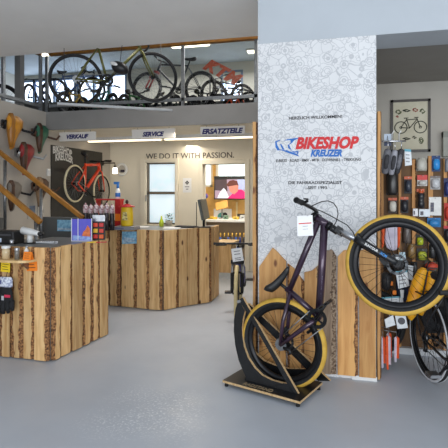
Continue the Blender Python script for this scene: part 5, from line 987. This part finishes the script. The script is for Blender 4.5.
# items hung on longer arms in front of the wall
def arm(root, p, Y1=DY): MB().tube([p, V(p.x, Y1, p.z)], .004, 6).build('hook', steel, root)
Yg = 4.72
def hang(name, label, cat, pts_uv, Y, th, m, grp=None, hook=None, edge=None, part='panel'):
    P_ = [px(u, v, Y) for u, v in pts_uv]; a = np.array([tuple(p) for p in P_]); r = thing(name, label, cat, V(a[:, 0].mean(), Y, a[:, 2].min()), grp); o_ = MB().prism(P_, V(0, th, 0)).build(part, m, r, bevel=min(th * .35, .012))
    hu = hook or ((a[:, 0].min() + a[:, 0].max()) / 2,); arm(r, V(a[:, 0].mean(), Y + th * .5, a[:, 2].max() - .006)); return r, P_
lav = mat('white_nylon', (220, 214, 226), (190, 182, 200), 10, .7); hi_or = mat('bright_orange_fabric', (236, 96, 44), (220, 80, 34), 20, .7)
r, _ = hang('bicycle_bag', 'white bag with orange side stripes hanging inside the upper left of the front wheel', 'bag', [(386, 226), (399.5, 226), (401, 232), (397, 250), (392, 251), (386.5, 248), (384.5, 240)], Yg, .05, lav, part='bag_body')
for (ua, ub) in ((381.5, 385), (397.5, 401)): MB().prism([px(ua, 226, Yg - .01), px(ub, 226, Yg - .01), px(ub - 1, 246, Yg - .01), px(ua + .2, 249, Yg - .01)], V(0, .05, 0)).build('orange_stripe', hi_or, r, bevel=.01)
for i, (pts_, lb, Y) in enumerate((([(395.5, 271.5), (407, 269.5), (409.5, 286), (398.5, 289)], 'white price label hanging just right of the front hub', 4.5), ([(381, 297.5), (402.5, 296), (404, 306), (381.5, 307.5)], 'wide white label low inside the front wheel', 4.6), ([(395, 316), (405.5, 314.5), (408, 328), (397.5, 329)], 'white label with a dark oval hanging below the front tyre', 4.35), ([(384.5, 319.5), (393, 315), (395.5, 325), (386, 328)], 'crooked white label hanging below the front tyre next to the pillar', 4.32), ([(389, 256), (399, 254.5), (400, 260), (390, 261)], 'small white label hanging above the front hub', 4.54), ([(399, 252.5), (405, 252), (406, 259.5), (400, 260.5)], 'small pale blue label hanging above the front hub on the right', 4.55), ([(408, 265), (413.5, 266), (412.5, 281), (408.5, 279)], 'narrow white label hanging between the hub and the yellow jacket', 4.66), ([(404.5, 149), (411, 149.5), (412, 165), (405, 166)], 'white price label beside the grey knee pads, in front of the bicycle picture', 4.62), ([(400, 290), (404, 290), (403.5, 298), (401, 299)], 'tiny white tag hanging under the label by the hub', 4.55))):
    r, P_ = hang('price_label', lb, 'label', pts_, Y, .003, mat('label_white', (232, 236, 238), (214, 220, 224), 30, .6) if i != 5 else mat('label_blue', (190, 214, 224), None, 20, .6), 'price labels on the display wall')
    if i in (0, 1, 7):
        f_ = lambda x, y: P_[0] + (P_[1] - P_[0]) * x + (P_[3] - P_[0]) * y - V(0, .001, 0)
        MB().prism([f_(.0, .0), f_(1, .0), f_(1, .14), f_(.0, .14)], V(0, .0008, 0)).build('heading_band', mat('teal_print', (96, 170, 190), None, 20, .6), r)
        for y in (.3, .5, .7): MB().prism([f_(.15, y), f_(.75, y), f_(.75, y + .06), f_(.15, y + .06)], V(0, .0008, 0)).build('print_line', mat('grey_ink', (150, 150, 155), None, 20, .6), r)
    if i == 2: MB(frame(px(401.5, 321, Y - .002), V(1, 0, 0), UP, V(0, -1, 0))).lathe([(0, 0), (.03, 0), (.03, .002), (0, .002)], (0, 0, 0), (0, 0, 1), 20, sm=False).build('dark_oval', mat('dark_print', (90, 90, 96), None, 20, .6), r)
# grey pads on a rail beside the pillar
PG = 'grey knee pads on the rail beside the pillar'
greyp = mat('grey_pad', (112, 112, 118), (84, 84, 90), 30, .6); darkp = mat('dark_pad', (54, 54, 58), (38, 38, 42), 30, .7)
Yp = 4.42
for i, (u0, v0, u1, v1, w, m_, lb) in enumerate(((388, 149, 384.5, 174, 7.5, greyp, 'leftmost'), (395, 150, 391, 175, 6.5, mat('pale_pad', (160, 160, 168), (130, 130, 138), 30, .5), 'middle'), (401.5, 149, 396.5, 174, 6.5, darkp, 'rightmost'))):
    a, b = px(u0, v0, Yp + .03 * i), px(u1, v1, Yp + .03 * i); ln = (b - a).length; dn = (b - a).normalized(); sd_ = dn.cross(V(0, -1, 0)).normalized(); wd = w * 4.3 / 470
    r = thing('knee_pad', f'{lb} of the three grey knee pads hanging on the rail beside the pillar', 'pad', b, PG)
    MB().loft([[a + dn * (ln * t) + sd_ * (wd * .5 * k * math.cos(q)) + V(0, -1, 0) * (.03 * k * math.sin(q)) for q in [2 * math.pi * j / 14 for j in range(14)]] for t, k in ((0, .5), (.06, .85), (.35, 1.05), (.7, 1), (.95, .8), (1, .4))]).build('sleeve', m_, r)
    MB().loft([[a + dn * (ln * t) + sd_ * (wd * .3 * k * math.cos(q)) + V(0, -1, 0) * (.018 + .022 * k * (.5 + .5 * math.sin(q))) for q in [2 * math.pi * j / 12 for j in range(12)]] for t, k in ((.2, .3), (.28, .9), (.5, 1.1), (.75, .9), (.82, .3))]).build('knee_cap', greyp if m_ is darkp else darkp, r)
    MB().tube([a, a + V(0, 0, .07), V(a.x, a.y + .02, a.z + .075)], .004, 6).build('hanger', chrome, r)
pa = px(381, 141.5, 4.46); rl = thing('hanging_rail', 'chrome rail with hooks carrying the grey knee pads beside the pillar', 'rail', V(PX1 + .05, 4.46, pa.z)); MB().tube([V(PX1 + .045, 4.46, pa.z), V(px(406, 141, 4.46).x, 4.46, pa.z)], .008, 8).build('rail', chrome, rl); MB().tube([V(PX1 + .045, 4.46, pa.z), V(PX1 + .055, 4.46, pa.z)], .03, 12).build('flange', chrome, rl)
for u in (392, 399): MB().tube([px(u, 141.5, 4.46), px(u, 134, 4.42), px(u + 2, 131, 4.36)], .005, 6).build('hook', white, rl)
x0, z0, x1, z1 = box_px(384, 134, 391, 146, 4.5); bl = thing('pad_pack', 'pale blue and white pack hanging at the pillar end of the knee pad rail', 'pack', V((x0 + x1) / 2, 4.5, z0)); MB().bx(x0, 4.49, z0, x1, 4.5, z1).build('card', mat('pale_blue_card', (190, 204, 220), None, 20, .5), bl); MB().bx(x0, 4.487, z0, x1, 4.49, z0 + (z1 - z0) * .35).build('navy_band', mat('navy_band', (40, 52, 84), None, 20, .5), bl); MB().tube([V((x0 + x1) / 2, 4.495, z1 - .01), V((x0 + x1) / 2, 4.47, pa.z + .004)], .003, 5).build('hook', steel, bl)
# orange and white mudguards
MG = 'orange and white mudguards below the front wheel'
for i, (u0, v0, u1, v1, lb) in enumerate(((382.8, 337, 383.6, 368.5, 'leftmost'), (388.2, 336, 388.8, 370, 'second from left'), (389, 333, 390, 362, 'hindmost'), (396.8, 337, 396.6, 362.5, 'rightmost'))):
    Y = 4.3 + (.1 if i == 2 else .015 * i); hw = 2.3; r = None
    a, b = px(u0, v0, Y), px(u1, v1, Y); b.z = max(b.z, .03); k = 4.25 / 470
    r = thing('mudguard', f'{lb} of the orange and white mudguards hanging below the front wheel', 'mudguard', b, MG)
    def sct(z, w, x, m0, m1): return [V(x + w * (m0 + (m1 - m0) * j / 5), Y + .012 * (1 - (2 * (m0 + (m1 - m0) * j / 5)) ** 2), z) for j in range(6)]
    for (m0, m1, mm, nm) in ((-.5, .02, lav if i != 1 else hi_or, 'white_half' if i != 1 else 'orange_half'), (.02, .5, hi_or if i != 1 else lav, 'orange_half' if i != 1 else 'white_half')):
        w = hw * 2 * k; S_ = [sct(a.z + (b.z - a.z) * t, w * ww, a.x + (b.x - a.x) * t, m0, m1) for t, ww in ((0, .6), (.05, 1), (.5, 1), (.85, .9))] + [sct(b.z + (0 if m0 < 0 else .05), w * .8, b.x, m0, m1)]
        q = MB(); nj = 6; vs = [p for s in S_ for p in s] + [p + V(0, .004, 0) for s in S_ for p in s]; n0 = len(S_) * nj; fs = []
        for t in range(len(S_) - 1):
            for j in range(nj - 1): A0 = t * nj + j; fs += [(A0, A0 + 1, A0 + nj + 1, A0 + nj), (n0 + A0, n0 + A0 + nj, n0 + A0 + nj + 1, n0 + A0 + 1)]
            fs += [(t * nj, t * nj + nj, n0 + t * nj + nj, n0 + t * nj), (t * nj + nj - 1, n0 + t * nj + nj - 1, n0 + t * nj + 2 * nj - 1, t * nj + 2 * nj - 1)]
        q.add(vs, fs, 0).build(nm, mm, r)
    MB().tube([a + V(0, .01, -.01), a + V(0, .01, .04), V(PX1 + .05, Y + .01, a.z + .05)], .003, 5).build('hook', steel, r)
# yellow jacket hung beside the wheel
yj = mat('rain_yellow', (248, 178, 26), (234, 152, 16), 6, .45, 0, .25); Yj = 4.42
jk = thing('rain_jacket', 'yellow rain jacket with a black zip hanging behind the front wheel', 'jacket', px(412, 318, Yj))
def body(pl_, pr_, yo, th): # left and right outline pixel lists
    S_ = []
    for (ul, vl), (ur, vr) in zip(pl_, pr_):
        a, b = px(ul, vl, Yj + yo), px(ur, vr, Yj + yo); c = (a + b) / 2; hwid = (b - a) / 2
        S_.append([c + hwid * math.cos(q) + V(0, -1, 0) * (th * math.sin(q)) for q in [2 * math.pi * j / 14 for j in range(14)]])
    return MB().loft(S_)
body([(421, 267.5), (417.5, 270), (412, 280), (408.5, 292), (405.5, 304), (404.5, 312), (408, 318)], [(426, 268.5), (428, 273), (425.5, 284), (422.5, 296), (419, 308), (417, 315), (412, 320)], 0, .045).build('left_front', yj, jk)
body([(429, 271), (427, 273.5), (424.5, 284), (421.5, 296), (418.5, 306), (417, 313)], [(435, 273), (438, 276), (437.5, 285), (434, 296), (428, 307), (423, 315)], .01, .045).build('right_front', yj, jk)
MB().tube([px(427.3, 272, Yj - .03), px(425.3, 284, Yj - .035), px(422.3, 296, Yj - .035), px(419, 308, Yj - .03), px(417, 316, Yj - .02)], .008, 6).build('zip', black, jk)
MB().tube([px(426, 268.5, Yj), px(429, 262, Yj + .02), px(431, 262, Yj + .04), V(px(431, 262, Yj + .04).x, DY, px(431, 262, Yj).z)], .006, 6).build('hanger', blackm, jk)
rb = thing('seat_pack', 'rounded red seat pack sitting just above the yellow jacket', 'bag', px(432, 270, 4.5)); c = px(431.5, 266, 4.5); MB().sph(c, (.055, .05, .036), 16, 10).build('pack_body', mat('dull_red_fabric', (196, 66, 38), (170, 50, 28), 10, .5), rb); MB().box(c + V(0, -.046, -.012), (.08, .01, .01)).build('trim_band', black, rb); MB().tube([c + V(0, .04, .02), V(c.x, DY, c.z + .02)], .005, 6).build('hook', steel, rb)
# dark shoes and helmets low in the wheel
for i, (u, v, su, sv, lb) in enumerate(((386, 281, 6.5, 9, 'black cycling helmet hanging low inside the front wheel nearest the pillar'), (398, 264, 5.5, 6, 'dark grey helmet hanging behind the front hub'))):
    c = px(u, v, 4.66); k = 4.5 / 470; r = thing('helmet', lb, 'helmet', c - V(0, 0, sv * k), 'helmets on the display wall'); MB().sph(c, (su * k, .08, sv * k), 18, 12).build('shell', mat('helmet_grey_%d' % i, ((52, 50, 50), (92, 94, 98))[i], None, 20, .35), r)
    for j in (-1, 0, 1): MB().sph(c + V(j * su * k * .5, -.066 + .012 * abs(j), 0), (su * k * .11, .02, sv * k * .55), 8, 6).build('vent', ink, r)
    MB().tube([c + V(0, .07, sv * k * .3), V(c.x, DY, c.z + sv * k * .3)], .005, 6).build('hook', steel, r)
for i, (u, v, lb) in enumerate(((391.5, 283.5, 'small orange reflector tag beside the black helmet, higher of two'), (394.5, 292.5, 'small orange reflector tag low inside the front wheel, lower of two'))):
    hang('reflector', lb, 'reflector', [(u - 2, v - 2), (u + 2, v - 2), (u + 2, v + 2.2), (u - 2, v + 2.2)], 4.6, .012, orange_c, 'orange reflector tags inside the front wheel')
hang('dark_trousers', 'navy trousers hanging behind the white label by the hub', 'trousers', [(396, 278), (410, 276), (411, 296), (406, 302), (397, 302)], 4.72, .05, mat('navy_fabric', (36, 46, 74), (24, 32, 54), 20, .8), None, part='cloth')
hang('black_jacket', 'black jacket hanging behind the yellow one at the right of the display wall', 'jacket', [(429, 284), (440, 276), (452, 280), (460, 332), (428, 334), (420, 318)], 4.68, .06, blk_f, None, part='cloth')
# framed bicycle print and corner niche
a, b = px(390.5, 152.5, 6.3), px(430.3, 98.8, 6.3); pf = thing('framed_picture', 'framed print of an old bicycle on the wall above the display wall', 'picture', V((a.x + b.x) / 2, 6.3, a.z)); fw = .03; fm_ = mat('dark_frame', (48, 40, 34), None, 12, .4)
for (x0, z0, x1, z1) in ((a.x, a.z, a.x + fw, b.z), (b.x - fw, a.z, b.x, b.z), (a.x, a.z, b.x, a.z + fw), (a.x, b.z - fw, b.x, b.z)): MB().bx(x0, 6.27, z0, x1, 6.3, z1).build('frame_rail', fm_, pf)
MB().bx(a.x + fw, 6.285, a.z + fw, b.x - fw, 6.298, b.z - fw).build('paper', mat('cream_print', (206, 202, 182), (196, 190, 168), 5, .7), pf)
cxp, czp, sW = (a.x + b.x) / 2, a.z + (b.z - a.z) * .47, (b.x - a.x); dk = mat('print_ink', (62, 66, 56), None, 20, .7)
def pp_(x, z): return V(cxp + x * sW, 6.2835, czp + z * sW)
for x in (-.24, .25): MB().ring(pp_(x, -.0), (0, 1, 0), .155 * sW, .006, 28, 6).ring(pp_(x, 0), (0, 1, 0), .03 * sW, .004, 12, 6).build('printed_wheel', dk, pf)
q = MB()
for s_ in (((-.24, 0), (-.02, -.02)), ((-.02, -.02), (.16, .2)), ((-.1, .2), (.16, .22)), ((-.1, .24), (-.02, -.02)), ((-.1, .2), (-.24, 0)), ((.16, .24), (.25, 0)), ((.1, .26), (.2, .26)), ((-.16, .25), (-.05, .25))): q.tube([pp_(*s_[0]), pp_(*s_[1])], .006, 6)
q.build('printed_bicycle', dk, pf)
gi = mat('print_green', (96, 108, 74), (70, 80, 60), 40, .7); ri = mat('print_red', (170, 80, 70), None, 40, .7)
rg = random.Random(8)
for (x, z, w, h, m_) in ((-.3, .42, .16, .13, gi), (-.1, .45, .2, .07, dk), (.12, .46, .14, .1, ri), (.3, .42, .14, .14, gi), (-.33, .3, .07, .05, ri), (.1, -.27, .1, .07, dk), (.27, -.36, .12, .18, gi), (-.1, -.3, .2, .06, dk)):
    q = MB()
    for i in range(9): t = 2 * math.pi * i / 9; q.tube([pp_(x + w * .5 * math.cos(t) * rg.uniform(.2, 1), z + h * .5 * math.sin(t)), pp_(x + w * .5 * math.cos(t + 1.3), z + h * .5 * math.sin(t + 1.3) * rg.uniform(.2, 1))], .005, 5)
    q.build('printed_detail', m_, pf)
a, b = px(441.5, 157, 6.3), px(456, 132, 6.3); nb_ = thing('wall_box', 'plain grey box on the wall at the right edge, beside the framed print', 'box', V((a.x + b.x) / 2, 6.3, a.z)); MB().bx(a.x, 6.2, a.z, b.x, 6.3, b.z).build('box_body', mat('box_grey', (168, 170, 162), None, 8, .7), nb_, bevel=.006); MB().bx(a.x, 6.19, b.z - .07, b.x + .01, 6.3, b.z - .0).build('lid', mat('box_lid', (140, 144, 136), None, 8, .7), nb_)
